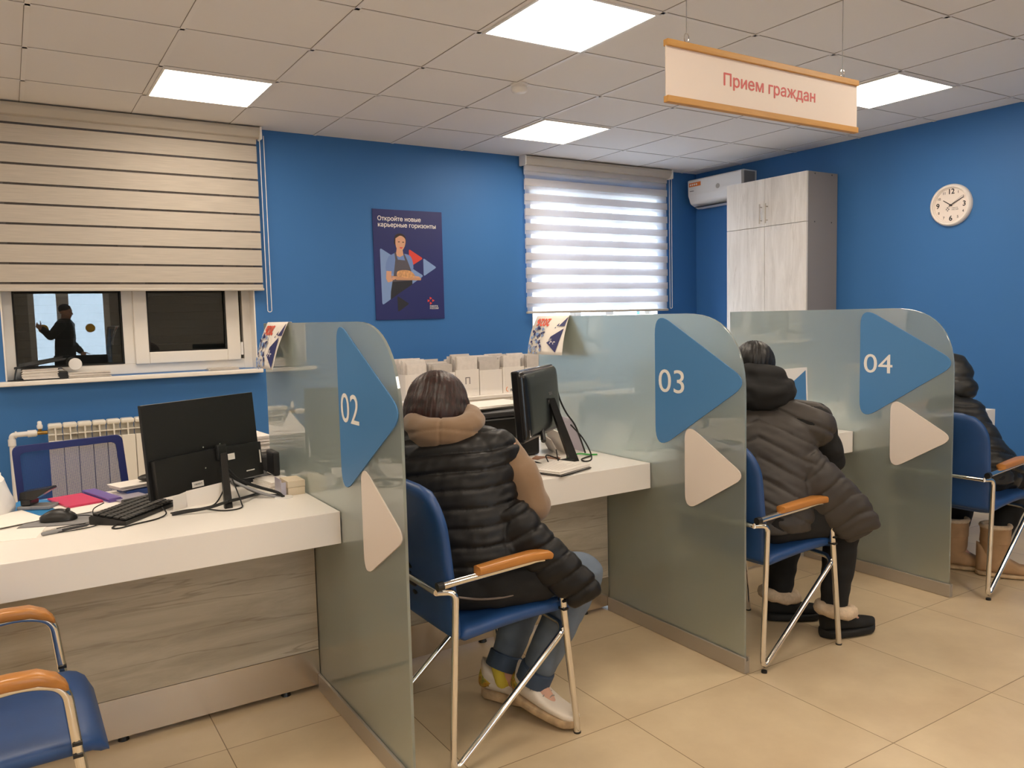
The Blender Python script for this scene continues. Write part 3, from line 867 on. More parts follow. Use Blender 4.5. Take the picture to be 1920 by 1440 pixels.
# ------------------------------------------------------------------ folded calendars hung over the screens
def calendar(label, px, y0, y1, foot_x, foot_z, foot_y):
    t = thing('wall_calendar', label, 'calendar', group='calendars folded over the glass screens')
    zt = 1.3585
    top0, top1 = Vector((px - .002, y0, zt)), Vector((px - .002, y1, zt))       # y0 > y1 (far, near)
    bt0, bt1 = Vector((foot_x, foot_y[0], foot_z)), Vector((foot_x, foot_y[1], foot_z))
    N = 10
    b = MB()
    def sheet(side):
        rows = []
        for i in range(N + 1):
            s = i / N
            a = top0.lerp(bt0, s); c = top1.lerp(bt1, s)
            bulge = .012 * math.sin(PI * s) 
            a.x -= bulge; c.x -= bulge * .6
            if side: a.x = 2 * (px + .0045) - a.x; c.x = 2 * (px + .0045) - c.x
            rows.append((a, c))
        return rows
    rows = list(reversed(sheet(1))) + sheet(0)
    v0 = [(bm_v[0], bm_v[1]) for bm_v in rows]
    for th in (0,):
        vs = [(b.bm.verts.new(a), b.bm.verts.new(c)) for a, c in v0]
        for (a, c), (d, e) in zip(vs, vs[1:]): b.bm.faces.new((a, c, e, d))
    o = obj('sheet', b, 'paper', t, True)
    md = o.modifiers.new('thick', 'SOLIDIFY'); md.thickness = .0012; md.offset = 0
    def uv(u, v):                                                  # u 0..1 far to near edge, v 0..1 fold to foot
        a = top0.lerp(bt0, v); c = top1.lerp(bt1, v); bl = .012 * math.sin(PI * v)
        a.x -= bl; c.x -= bl * .6
        return a.lerp(c, u)
    def mw(u, v, off=.0022):
        o_ = uv(u, v); dx = (uv(min(u + .02, 1), v) - uv(max(u - .02, 0), v)).normalized(); dy = (uv(u, max(v - .02, 0)) - uv(u, min(v + .02, 1))).normalized()
        n = dx.cross(dy).normalized(); dy = n.cross(dx)
        m = Matrix(((dx.x, dy.x, n.x, o_.x), (dx.y, dy.y, n.y, o_.y), (dx.z, dy.z, n.z, o_.z), (0, 0, 0, 1)))
        return m @ Matrix.Translation((0, 0, off))
    b = MB()
    b.bold('2026', .056, mw(.30, .17) @ Matrix.Rotation(PI, 4, 'Z'), .0016, .0006)
    obj('year', b, 'letter_orange', t)
    b = MB(); b.mi = 0
    m0 = mw(.60, .62)
    # navy triangular tag and the small triangles climbing to the corner
    w = .29
    b.prism(ccw([(.075, .052), (-.012, .012), (-.02, .0), (-.02, -.012), (-.035, -.02), (.055, -.068)]), mw(.67, .6), .0006)
    b.prism(ccw([(-.02, -.03), (.03, .02), (.028, -.03)]), mw(.88, .14), .0006)
    b.prism(ccw([(-.008, -.006), (.008, .008), (.008, -.008)]), mw(.76, .24), .0006)
    b.prism(ccw([(-.004, -.004), (.005, .004), (.004, -.005)]), mw(.70, .31), .0006)
    # dark splashes
    r2 = random.Random(3)
    for k in range(70):
        an = r2.uniform(0, 2 * PI); rr = .062 * math.sqrt(r2.random()) 
        if abs(math.sin(an)) < .25 and math.cos(an) > 0: continue
        b.mi = 0 if r2.random() < .45 else 1
        s = r2.uniform(.002, .011)
        cx, cy = rr * math.cos(an), rr * 1.2 * math.sin(an)
        poly = [(cx + s * r2.uniform(.5, 1.2) * math.cos(q * PI / 3), cy + s * r2.uniform(.5, 1.2) * math.sin(q * PI / 3)) for q in range(6)]
        b.prism(ccw(poly), mw(.24, .62, .0022 + .00002 * k), .0004)
    obj('artwork', b, ['navy', 'poster_blue'], t)
    b = MB(); b.text('35', .05, mw(.70, .74, .0032) @ Matrix.Rotation(PI, 4, 'Z'), .0005, 'CENTER')
    b.text('ЛЕТ', .017, mw(.62, .62, .0032) @ Matrix.Rotation(PI, 4, 'Z'), .0005, 'CENTER')
    obj('anniversary_lettering', b, 'letter_white', t)
calendar('upside-down 2026 calendar folded over the top of glass screen 02', PX[1], 3.267, 2.99, .838, 1.178, (3.25, 3.035))
calendar('upside-down 2026 calendar folded over the top of glass screen 03', PX[2], 3.34, 3.068, 2.185, 1.172, (3.32, 3.03))

# ------------------------------------------------------------------ visitor chairs
def make_chair(label):
    t = thing('visitor_chair', label, 'chair', group='blue visitor chairs with chrome frames')
    H = .235
    # local: +X is the front, +Y is left
    b = MB()
    # arm and front leg: one tube each side
    for s in (1, -1):
        b = MB(); y = s * H
        b.tube(fillet([(-.255, y, .588), (-.14, y, .594), (.10, y, .606), (.165, y, .585), (.178, y, .45), (.226, y, .004)], [0, .05, .09, .06, .06, 0]), .0115, 12)
        obj('front_leg', b, 'chrome', t, True)
        b = MB(); b.cyl((-.266, y, .5875), (-.246, y, .5885), .0135); obj('arm_cap', b, 'black', t)
        b = MB(); b.cyl((.226, y, 0), (.2255, y, .006), .0125); obj('foot_cap', b, 'black', t)
        for zc in (.4285, .4555):
            b = MB(); b.box(.169, .189, y - .015, y + .015, zc - .0035, zc + .0035); obj('clip', b, 'black', t)
        b = MB()
        prof = [(-.140, .0), (-.06, .0), (.05, .0), (.12, -.002), (.165, -.02)]
        rings = []
        for i, (x, zc, hw, ht) in enumerate([(-.138, .604, .010, .006), (-.132, .611, .021, .013), (-.05, .616, .024, .014), (.06, .621, .025, .015), (.115, .618, .025, .015), (.15, .603, .023, .014), (.166, .588, .018, .010), (.171, .582, .009, .005)]):
            rings.append([(x, y + hw * math.copysign(abs(math.cos(a)) ** .55, math.cos(a)), zc + ht * math.copysign(abs(math.sin(a)) ** .55, math.sin(a))) for a in [2 * PI * q / 20 for q in range(20)]])
        b.loft(rings)
        obj('armrest', b, 'armwood', t, True)
        # rear leg, floor bend and the diagonal up to the seat front
        b = MB()
        b.tube(fillet([(-.258, y - s * .018, .565), (-.205, y, .562), (-.232, y, .013), (.172, y, .352), (.19, y - s * .03, .368), (.19, s * .10, .372)], [0, .03, .045, .03, .02, 0], 9), .0105, 12)
        obj('rear_leg', b, 'chrome', t, True)
        b = MB(); b.cyl((-.222, y, 0), (-.222, y, .008), .011); obj('glide', b, 'black_rubber', t)
    b = MB(); b.tube([(-.258, -.217, .565), (-.258, .217, .565)], .0105, 12); obj('back_rail', b, 'chrome', t, True)
    b = MB(); b.tube([(.19, -.10, .372), (.19, .10, .372)], .0105, 12); obj('seat_rail', b, 'chrome', t, True)
    # seat cushion
    def slab(sections):
        """sections: (centre point, half thickness normal vector, half width, corner) -> padded strip"""
        rings = []
        for (c, n, hw) in sections:
            c = Vector(c); n = Vector(n)
            ring = []
            for q in range(28):
                a = 2 * PI * q / 28
                yy = hw * math.copysign(abs(math.cos(a)) ** .35, math.cos(a)); k = math.copysign(abs(math.sin(a)) ** .6, math.sin(a))
                ring.append(c + Vector((0, yy, 0)) + n * k)
            rings.append(ring)
        return rings
    b = MB()
    secs = []
    for i in range(25):
        u = i / 24
        x = -.185 + .43 * u
        z = .412 + .022 * math.sin(u * PI) * .4 + .018 * u - (.035 * max(0, (u - .88) / .12) ** 2)
        w = .222 - .035 * max(0, (u - .82) / .18) ** 2
        edge = min(1, u / .03, (1 - u) / .03)
        th = .026 * math.sqrt(max(edge, .05)) 
        secs.append(((x, 0, z), (0, 0, th), w * (0.97 + .03 * edge)))
    b.loft(slab(secs)); obj('seat', b, 'blue_leather', t, True, 70)
    b = MB(); b.tube([(x, 0, z) for x, z in ((-.17, .4415), (-.05, .4465), (.08, .4525), (.2, .4545))], .0012, 6)
    for yy in (-.075, .075): b.tube([(x, yy, z) for x, z in ((-.17, .4405), (-.05, .446), (.08, .452), (.2, .453))], .0012, 6)
    obj('seat_seam', b, 'blue_leather', t, True)
    # backrest
    b = MB(); secs = []
    path = spline([(-.196, 0, .41), (-.200, 0, .50), (-.214, 0, .62), (-.228, 0, .74), (-.250, 0, .86)], 8)
    for i, p in enumerate(path):
        u = i / (len(path) - 1)
        q = path[min(i + 1, len(path) - 1)] - path[max(i - 1, 0)]; q.normalize()
        n = Vector((q.z, 0, -q.x))
        r = max(0, (u - .74) / .26)
        w = .225 * (1 - .34 * (1 - math.sqrt(max(0, 1 - r * r)))) if r > 0 else .225
        w = .225 - (.11 * (1 - math.sqrt(max(0.0, 1 - r * r))))
        edge = min(1, u / .02 + .15, (1 - u) / .03 + .2)
        secs.append((p, n * .021 * math.sqrt(edge), w))
    b.loft(slab(secs)); obj('backrest', b, 'blue_leather', t, True, 70)
    return t

chairs = [((1.262, 2.25), 0.0, 'blue visitor chair under the person in the black quilted vest and jeans'),
          ((-.112, 2.165), 0.01, 'empty blue visitor chair at the bottom left corner'),
          ((2.547, 2.195), 0.0, 'blue visitor chair under the person in the dark grey quilted vest'),
          ((3.965, 2.12), math.radians(3), 'blue visitor chair beyond glass screen 04 under the person in beige boots')]
proto = make_chair(chairs[0][2])
for k, ((x, y), rz, lab) in enumerate(chairs):
    c = proto if k == 0 else copy_tree(proto)
    c['label'] = lab
    c.location = (x, y, 0); c.rotation_euler = (0, 0, rz)

# ------------------------------------------------------------------ office chair behind counter 1
t = thing('office_chair', 'blue net-backed office chair behind the left counter', 'office chair')
bx0, bx1, bz0, bz1, by = -.02, .40, .50, .885, 3.86
outer = rounded([(bx0 + .015, bz0), (bx1 + .02, bz0), (bx1 - .008, bz1), (bx0, bz1 - .012)], [.05, .05, .03, .03], 6)
cxm, czm = (bx0 + bx1) / 2, (bz0 + bz1) / 2
inner = [(cxm + (x - cxm) * .87, czm + (z - czm) * .85) for x, z in outer]
b = MB()
fr = frame((0, by, 0), (1, 0, 0), (0, 0, 1))
n = len(outer)
for d0, d1 in ((0, .022),):
    A = [b.bm.verts.new((x, by - d1, z)) for x, z in outer]; B_ = [b.bm.verts.new((x, by - d1, z)) for x, z in inner]
    C_ = [b.bm.verts.new((x, by - d0, z)) for x, z in outer]; D_ = [b.bm.verts.new((x, by - d0, z)) for x, z in inner]
    for i in range(n):
        j = (i + 1) % n
        for q in ((A[i], A[j], B_[j], B_[i]), (C_[j], C_[i], D_[i], D_[j]), (A[j], A[i], C_[i], C_[j]), (B_[i], B_[j], D_[j], D_[i])): b.bm.faces.new(q)
obj('back_frame', b, 'office_blue', t)
b = MB(); b.bm.faces.new([b.bm.verts.new((x, by - .010, z)) for x, z in inner]); obj('net_back', b, 'net_blue', t)
b = MB(); b.box(bx0 - .02, bx1 + .04, 3.42, 3.84, .42, .48, .025, None, 4); obj('seat', b, 'office_blue', t)
b = MB(); b.tube(fillet([(cxm, by + .012, .62), (cxm, by + .03, .40), (cxm, 3.7, .395)], .05), .02, 10); obj('back_bar', b, 'black', t, True)
b = MB(); b.cyl((cxm, 3.63, .10), (cxm, 3.63, .41), .026); obj('gas_lift', b, 'black', t, True)
for k in range(5):
    a = k * 2 * PI / 5 + .3
    b = MB(); e = Vector((cxm + .27 * math.cos(a), 3.63 + .27 * math.sin(a), .07)); b.tube([(cxm, 3.63, .11), e], [.022, .014], 8); o = obj('base_arm', b, 'black', t, True)
    b = MB(); b.cyl(e + Vector((0, -.012, -.042)), e + Vector((0, .012, -.042)), .026); b.cyl(e, e - Vector((0, 0, .03)), .008); obj('castor', b, 'black', o, True)

# ------------------------------------------------------------------ monitors
def local_frame(p_left, p_right, z):
    """x from left to right along the screen, y = towards the back of the screen we look at (out of its rear), z up"""
    a = Vector((*p_left, z)); c = Vector((*p_right, z)); x = (c - a).normalized()
    y = Vector((x.y, -x.x, 0))
    return Matrix(((x.x, y.x, 0, a.x), (x.y, y.y, 0, a.y), (0, 0, 1, a.z), (0, 0, 0, 1))), (c - a).length

t = thing('computer_monitor', 'large black computer monitor seen from behind on the left counter', 'monitor')
mw, wd = local_frame((.372, 2.905), (.806, 3.145), .765)
tilt = mw @ Matrix.Rotation(math.radians(5), 4, 'X')
ht = .325
b = MB(); b.box(0, wd, -.012, 0, 0, ht, .002, tilt); obj('panel', b, 'black', t)
b = MB(); b.box(.01, wd - .01, -.0135, -.012, .02, ht - .012, 0, tilt); obj('screen', b, 'black_gloss', t)
b = MB()
n_ = 14
lower = []
for (z0, z1, d) in ((.0, .0, .0),):
    pts_top = [(x, .137 - .006 * (2 * x / wd - 1) ** 2) for x in [wd * i / n_ for i in range(n_ + 1)]]
    poly = [(.012, .004), (wd - .012, .004)] + [(min(max(x, .012), wd - .012), z) for x, z in reversed(pts_top)]
    b.prism(poly, tilt @ frame((0, 0, 0), (1, 0, 0), (0, 0, 1)), -.026)
hs = obj('rear_housing', b, 'black', t)
for q in ((.15, .20, .014, .034), (.32, .352, .085, .108), (.472, .478, .05, .10), (.40, .44, .028, .032)):
    b = MB(); b.box(q[0], q[1], .0262, .0266, q[2], q[3], 0, tilt); obj('sticker', b, 'paper', hs)
b = MB(); b.text('10804019', .009, tilt @ Matrix.Translation((.175, .0268, .024)) @ Matrix.Rotation(PI / 2, 4, 'X') @ Matrix.Rotation(PI, 4, 'Y') @ Matrix.Rotation(PI, 4, 'Y'), .0004); obj('serial_lettering', b, 'letter_black', hs)
b = MB()
for (x, z) in ((.215, .075), (.29, .075), (.215, .15), (.29, .15)): b.lathe([(0, 0), (.003, 0), (.003, .001), (0, .001)], tilt @ Matrix.Translation((x, .026, z)) @ Matrix.Rotation(-PI / 2, 4, 'X'), 10)
obj('mount_screw', b, 'chrome', hs)
ft = Vector((.600, 2.80, TOPZ))
hub = mw @ Vector((wd * .58, .03, .12))
b = MB(); b.box(wd * .58 - .022, wd * .58 + .022, .024, .040, .09, .15, .006, tilt); obj('hub', b, 'black', t)
b = MB()
d_ = (ft - hub); 
b.loft([[hub + Vector(v) for v in ((-.011, -.006, 0), (.011, -.006, 0), (.011, .006, 0), (-.011, .006, 0))], [ft + Vector(v) for v in ((-.013, -.010, .0), (.013, -.010, .0), (.013, .010, .0), (-.013, .010, .0))]])
obj('stand_leg', b, 'black', t)
b = MB(); b.tube(spline([(.598, 2.80, TOPZ + .022), (.53, 2.775, TOPZ + .016), (.42, 2.80, TOPZ + .005)], 6), .0055, 8)
b.tube(spline([(.60, 2.805, TOPZ + .022), (.66, 2.85, TOPZ + .016), (.75, 2.95, TOPZ + .005)], 6), .0055, 8); obj('stand_foot', b, 'black', t, True)

t = thing('computer_monitor', 'smaller glossy black computer monitor turned edge-on on the second counter', 'monitor')
mw, wd = local_frame((1.672, 2.60), (2.03, 2.872), .86)
tilt = mw @ Matrix.Rotation(math.radians(4), 4, 'X')
ht = .285
b = MB(); b.box(0, wd, -.020, .012, 0, ht, .006, tilt, 3); obj('panel', b, 'black_gloss', t)
b = MB(); b.box(.015, wd - .015, -.0212, -.020, .02, ht - .015, 0, tilt); obj('screen', b, 'black_gloss', t)
b = MB()
rings = []
for k in range(5):
    s = k / 4; ins = .004 + .05 * s ** 2; y = .012 + .028 * math.sin(s * PI / 2)
    rings.append([tilt @ Vector((x, y, z)) for x, z in rounded([(ins, ins), (wd - ins, ins), (wd - ins, ht - ins), (ins, ht - ins)], .02, 5)])
b.loft(rings); hs = obj('rear_housing', b, 'black_gloss', t, True, 60)
b = MB(); b.box(.02, .06, .028, .0335, .022, .05, 0, tilt); obj('sticker', b, 'paper', hs)
b = MB(); b.text('acer', .028, tilt @ frame((wd * .62, .0402, ht * .62), (1, 0, 0), (0, 0, 1)) if False else tilt @ Matrix.Translation((wd * .66, .0405, ht * .6)) @ Matrix.Rotation(PI, 4, 'Z') @ Matrix.Rotation(PI / 2, 4, 'X'), .0006); obj('logo', b, 'grey', hs)
ft = Vector((2.035, 2.745, TOPZ))
hub = tilt @ Vector((wd * .62, .042, .13))
b = MB()
b.loft([[hub + Vector(v) for v in ((-.014, -.006, .02), (.018, -.006, .02), (.018, .008, .02), (-.014, .008, .02))], [ft + Vector(v) for v in ((-.022, -.008, 0), (.022, -.008, 0), (.022, .012, 0), (-.022, .012, 0))]])
obj('stand_leg', b, 'black', t)
b = MB(); b.tube(spline([hub + Vector((-.01, 0, .01)), hub + Vector((-.06, -.02, -.06)), tilt @ Vector((wd * .28, .05, -.01))], 6), .010, 8); obj('stand_hoop', b, 'black', t, True)
b = MB(); b.tube(spline([(1.80, 2.66, TOPZ + .010), (1.90, 2.72, TOPZ + .010), (2.03, 2.745, TOPZ + .012)], 6), .009, 8); b.box(1.60, 1.84, 2.60, 2.70, TOPZ, TOPZ + .012, .004); obj('stand_foot', b, 'black', t, True)

# ------------------------------------------------------------------ shelf of filing boxes at the back wall
t = thing('low_cabinet', 'low white cabinet under the row of filing boxes', 'cabinet')
SBX0, SBX1, SBZ = 2.30, 3.66, .775
b = MB(); b.box(SBX0, SBX1, 5.10, 5.52, SBZ - .025, SBZ, .002); obj('top', b, 'white', t)
b = MB(); b.box(SBX0 + .01, SBX1 - .01, 5.13, 5.51, .0, SBZ - .025); obj('body', b, 'white', t)
for k in range(3):
    a = SBX0 + .012 + k * (SBX1 - SBX0 - .024) / 3; c = a + (SBX1 - SBX0 - .024) / 3 - .003
    b = MB(); b.box(a, c, 5.112, 5.13, .06, SBZ - .028); d = obj('door', b, 'white', t)
    b = MB(); b.cyl((c - .04, 5.095, .55), (c - .04, 5.095, .65), .005); obj('handle', b, 'alu', d)
nb = 6
ordn = ['leftmost', 'second from the left', 'third from the left', 'fourth from the left', 'fifth from the left, marked mondi', 'rightmost, lettered A']
bw = .196
xs0 = [2.36 + k * .203 for k in range(nb)]
letters = ['МН', 'О', 'П', '', '', 'А,']
for k in range(nb):
    x0 = xs0[k]; x1 = x0 + bw; y0, y1 = 5.17, 5.48; hz = .185 + (.012 if k in (2, 4) else 0)
    t = thing('filing_box', 'cut-down white cardboard filing box, ' + ordn[k] + ' in the row', 'box', group='row of filing boxes at the back')
    b = MB(); w = .003; z0 = SBZ + .001
    b.box(x0, x1, y0, y0 + w, z0, z0 + hz); b.box(x0, x1, y1 - w, y1, z0, z0 + hz + .03)
    b.box(x0, x0 + w, y0 + w, y1 - w, z0, z0 + hz); b.box(x1 - w, x1, y0 + w, y1 - w, z0, z0 + hz); b.box(x0 + w, x1 - w, y0 + w, y1 - w, z0, z0 + w)
    obj('carton', b, 'cardboard', t)
    b = MB(); b.cbox(((x0 + x1) / 2 + rnd.uniform(-.006, .006), y0 - .0015, z0 + hz * .62), (.168, .001, .135), (0, rnd.uniform(-.03, .03), 0)); lb = obj('paper_label', b, 'paper', t)
    if letters[k]:
        b = MB(); b.text(letters[k], .07, frame(((x0 + x1) / 2, y0 - .0024, z0 + hz * .56), (1, 0, 0), (0, 0, 1)), .0006); obj('lettering', b, 'letter_grey' if k != 0 else 'letter_red', lb)
    if k == 4:
        b = MB(); b.bold('mondi', .038, frame(((x0 + x1) / 2 + .015, y0 - .0008, z0 + .022), (1, 0, 0), (0, 0, 1)), .001, .0006); obj('brand_lettering', b, 'letter_black', t)
        b = MB(); mwl = frame((x0 + .04, y0 - .0008, z0 + .028), (1, 0, 0), (0, 0, 1)); b.tube([mwl @ Vector((.013 * math.cos(a), .016 * math.sin(a), 0)) for a in [PI / 2 + q * PI / 8 for q in range(10)]], .0025, 6); obj('brand_mark', b, 'orange', t)
    # the cards filed in this box
    y = y0 + .012; c_i = 0
    tt = thing('file_cards', 'bundle of greyish paper files standing in the filing box that is ' + ordn[k].split(',')[0], 'paper files', group='paper files in the filing boxes')
    while y < y1 - .02:
        n = rnd.randint(5, 9); th = rnd.uniform(.03, .05)
        if y + th > y1 - .012: th = y1 - .012 - y
        zt = hz + rnd.uniform(.05, .10)
        lean = rnd.uniform(-.1, .16)
        b = MB(); wdt = rnd.uniform(.15, .18); xo = x0 + (bw - wdt) * rnd.uniform(.25, .75)
        m_ = max(3, int(th / .006))
        for q in range(m_):
            yy = y + q * th / m_; zz = z0 + w + .001 + zt + rnd.uniform(-.016, .012)
            dx = rnd.uniform(-.003, .003)
            b.box(xo + dx, xo + wdt + dx, yy, yy + th / m_ * .72, z0 + w + .001, zz)
        obj('bundle', b, rnd.choice(['paper_edge', 'paper_grey', 'paper_edge']), tt)
        y += th + .006
# ------------------------------------------------------------------ helpers for paper
def sheets(name, label, cat, c, size, rotz, n, m='paper', group=None, jitter=.006, edge=None):
    """a pile of n loose sheets, one mesh"""
    b = MB(); h = size[2] / n
    for k in range(n):
        b.cbox((c[0] + rnd.uniform(-jitter, jitter), c[1] + rnd.uniform(-jitter, jitter), c[2] + h * (k + .5)), (size[0], size[1], h * .86), (0, 0, rotz + rnd.uniform(-jitter, jitter) * 4))
    return tag(obj(name, b, m), label, cat, group)

def cable(label, pts, r=.0024, m='black_rubber', n=7, cat='cable'):
    r *= 1.3; b = MB(); b.tube(spline(pts, n), r, 6)
    return tag(obj('cable', b, m, None, True), label, cat)
T = TOPZ
# ------------------------------------------------------------------ left counter
# keyboard
t = thing('keyboard', 'black computer keyboard under the edge of the large monitor', 'keyboard')
mw = Matrix.Translation((.318, 2.895, T)) @ Matrix.Rotation(math.radians(48), 4, 'Z')
b = MB(); b.prism(rounded([(-.065, 0), (.065, 0), (.065, .026), (.055, .03), (-.065, .013)], .003, 3), mw @ frame((-.135, 0, 0), (0, 1, 0), (0, 0, 1)), .27); kb = obj('body', b, 'black', t)
for r in range(5):
    b = MB()
    for c in range(15):
        yy = -.05 + r * .024; zz = .0155 + (yy + .065) * .13
        b.cbox((-.122 + c * .0174, yy, zz + .003), (.0150, .020, .006), (.13, 0, 0), .0015, 1)
    for v in b.bm.verts: v.co = mw @ v.co
    obj('key_row', b, 'black', kb)
# mouse and its pad of papers
mx, my = .100, 2.955
t = thing('computer_mouse', 'black computer mouse on folders at the left counter', 'mouse')
rings = []
mw = Matrix.Translation((mx, my, T + .0065)) @ Matrix.Rotation(math.radians(-20), 4, 'Z')
for i in range(13):
    u = i / 12; x = -.056 + .112 * u
    w = .031 * math.sqrt(max(.02, 1 - (2 * u - 1) ** 4)) ; h = .036 * (math.sin(PI * (u * .86 + .07)) ** .75)
    rings.append([mw @ Vector((x, w * math.cos(a) * (1 - .15 * max(0, math.sin(a))), max(0, h * math.copysign(abs(math.sin(a)) ** .8, math.sin(a))))) for a in [2 * PI * q / 24 for q in range(24)]])
b = MB(); b.loft(rings); bd = obj('body', b, 'black', t, True, 80)
b = MB(); b.cyl(mw @ Vector((.03, -.004, .031)), mw @ Vector((.03, .004, .031)), .006); obj('wheel', b, 'dark_grey', t, True)
b = MB(); b.tube(spline([mw @ Vector((.057, 0, .008)), (.185, 2.93, T + .012), (.22, 2.90, T + .004), (.17, 2.86, T + .003), (.10, 2.845, T + .003), (.06, 2.82, T + .003), (.09, 2.785, T + .003), (.17, 2.79, T + .003), (.215, 2.835, T + .003), (.20, 2.88, T + .012), (.20, 2.93, T + .03), (.235, 2.965, T + .04)], 7), .0018, 6); obj('mouse_cable', b, 'black_rubber', t, True)
cable('thin black cable looping on the counter in front of the keyboard', [(.40, 2.86, T + .02), (.405, 2.82, T + .006), (.37, 2.775, T + .003), (.30, 2.745, T + .003), (.255, 2.72, T + .003), (.235, 2.735, T + .003), (.25, 2.77, T + .003), (.262, 2.78, T + .003)], .0018)
cable('black cable running along the foot of the large monitor', [(.42, 2.83, T + .003), (.47, 2.84, T + .004), (.53, 2.83, T + .006), (.575, 2.86, T + .012), (.62, 2.92, T + .06), (.63, 2.96, T + .11)], .0020)
cable('black cable curling round the stand of the large monitor', [(.44, 2.815, T + .003), (.52, 2.825, T + .003), (.575, 2.755, T + .003), (.632, 2.76, T + .003), (.648, 2.82, T + .01), (.64, 2.90, T + .08)], .0018)
cable('thick black cable going down into the desk grommet by the cream box', [(.645, 2.98, T + .10), (.68, 2.96, T + .06), (.735, 2.91, T + .035), (.785, 2.855, T + .018), (.80, 2.838, T + .002)], .0042)
cable('second thick black cable beside the desk grommet', [(.64, 2.97, T + .09), (.70, 2.94, T + .03), (.75, 2.875, T + .012), (.79, 2.848, T + .008), (.806, 2.842, T + .002)], .0036)
cable('grey cable between the large monitor and the grommet', [(.635, 2.96, T + .075), (.665, 2.93, T + .055), (.71, 2.895, T + .03), (.76, 2.862, T + .010), (.797, 2.846, T + .003)], .0040, 'grey')
# pen
t = thing('pen', 'slim grey pen with clear cap lying on the left counter', 'pen')
p0, p1 = Vector((.046, 2.775, T + .0065)), Vector((.180, 2.818, T + .0065)); d = p1 - p0
b = MB(); b.tube([p0 + d * .32, p0 + d * .93, p1], [.0045, .0045, .001], 10); obj('barrel', b, 'dark_grey', t, True)
b = MB(); b.tube([p0, p0 + d * .03, p0 + d * .40], [.004, .0062, .0062], 10); cp = obj('cap', b, 'grey', t, True)
b = MB(); b.tube([p0 + d * .03 + Vector((0, 0, .008)), p0 + d * .3 + Vector((0, 0, .008))], .0014, 6); obj('clip', b, 'chrome', cp, True)
# papers and folders
sheets('paper_sheet', 'large loose white paper sheet at the left edge of the counter', 'paper', (-.10, 3.045, T + .0055), (.30, .21, .0012), .35, 1)
sheets('paper_sheet', 'plain white sheet lying flat beside the pen', 'paper', (-.06, 2.86, T), (.21, .15, .0012), -.25, 1)
sheets('folder', 'flat grey folder under the computer mouse', 'folder', (.115, 2.965, T), (.22, .16, .004), -.35, 2, 'grey', None, .003)
sheets('folder', 'bright blue plastic folder under the hole punch', 'folder', (.055, 3.22, T), (.24, .26, .004), -.45, 2, 'cyan', None, .004)
sheets('folder', 'white folder tray under the pink folder', 'folder', (.235, 3.165, T), (.27, .27, .006), .28, 3, 'paper', None, .004)
sheets('folder', 'pink plastic folder lying on a white folder', 'folder', (.165, 3.225, T + .0065), (.115, .20, .008), .28, 3, 'pink', None, .002)
sheets('folder', 'violet folder beside the pink folder', 'folder', (.252, 3.245, T + .0065), (.045, .24, .014), .28, 3, 'violet', None, .002)
sheets('folder', 'clear plastic sleeve right of the violet folder', 'folder', (.335, 3.165, T + .0065), (.11, .19, .006), .3, 2, 'clear_sleeve', None, .002)
sheets('book', 'dark blue covered book behind the keyboard', 'book', (.385, 3.29, T), (.14, .11, .022), .2, 1, 'bookblue')
sheets('paper_stack', 'small stack of white papers on the dark blue book', 'paper', (.37, 3.295, T + .0225), (.15, .11, .016), .32, 5)
b = MB(); b.sphere((0, 0, 0), (.045, .03, .014), Matrix.Translation((.425, 3.29, T + .052)), 16, 8); tag(obj('glasses_case', b, 'black', None, True), 'dark rounded case on top of the papers behind the large monitor', 'case')
b = MB(); b.tube([(.30, 3.055, T + .016), (.43, 3.12, T + .016)], .008, 10); tag(obj('marker_pen', b, 'dark_grey', None, True), 'dark round pen lying behind the keyboard', 'pen')
# hole punch
t = thing('hole_punch', 'black and grey hole punch on the blue folder', 'hole punch')
mw = Matrix.Translation((.05, 3.205, T + .0045)) @ Matrix.Rotation(math.radians(-30), 4, 'Z')
b = MB(); b.box(-.055, .055, -.035, .035, 0, .012, .003, mw); obj('base', b, 'grey', t)
b = MB(); b.box(-.045, -.01, -.03, .03, .012, .036, .006, mw); b.prism(rounded([(-.05, .03), (.0, .034), (.055, .066), (.052, .074), (-.045, .06)], .006, 4), mw @ frame((0, .026, 0), (1, 0, 0), (0, 0, 1)), .052); obj('lever', b, 'black_gloss', t)
# white plastic bag with cup at the very left
b = MB()
rings = []
for i in range(9):
    u = i / 8; z = T + .002 + .125 * u
    r = .06 * (1 - .25 * u) * (1 + .08 * math.sin(5 * u))
    rings.append([(-.085 + r * (1 + .13 * math.sin(3 * a + 4 * u) + .06 * math.sin(7 * a + u * 9)) * math.cos(a), 3.20 + r * (1 + .1 * math.cos(4 * a + 5 * u)) * math.sin(a), z + .012 * math.sin(2 * a) * u) for a in [2 * PI * q / 40 for q in range(40)]])
b.loft(rings); tag(obj('plastic_bag', b, 'white_plastic', None, True), 'crumpled white plastic bag at the left edge of the counter', 'bag')
# folded papers under the monitor
t = thing('leaflet', 'folded white leaflet standing under the large monitor', 'leaflet')
b = MB(); b.prism([(0, 0), (.06, 0), (.06, .055), (0, .05)], frame((.435, 2.865, T), (.8, .6, 0), (0, 0, 1)), .001); obj('page', b, 'paper', t)
b = MB(); b.prism([(0, 0), (.15, 0), (.148, .07), (0, .055)], frame((.486, 2.903, T), (.99, .10, 0), (0, .25, .97)), .001); obj('page', b, 'paper', t)
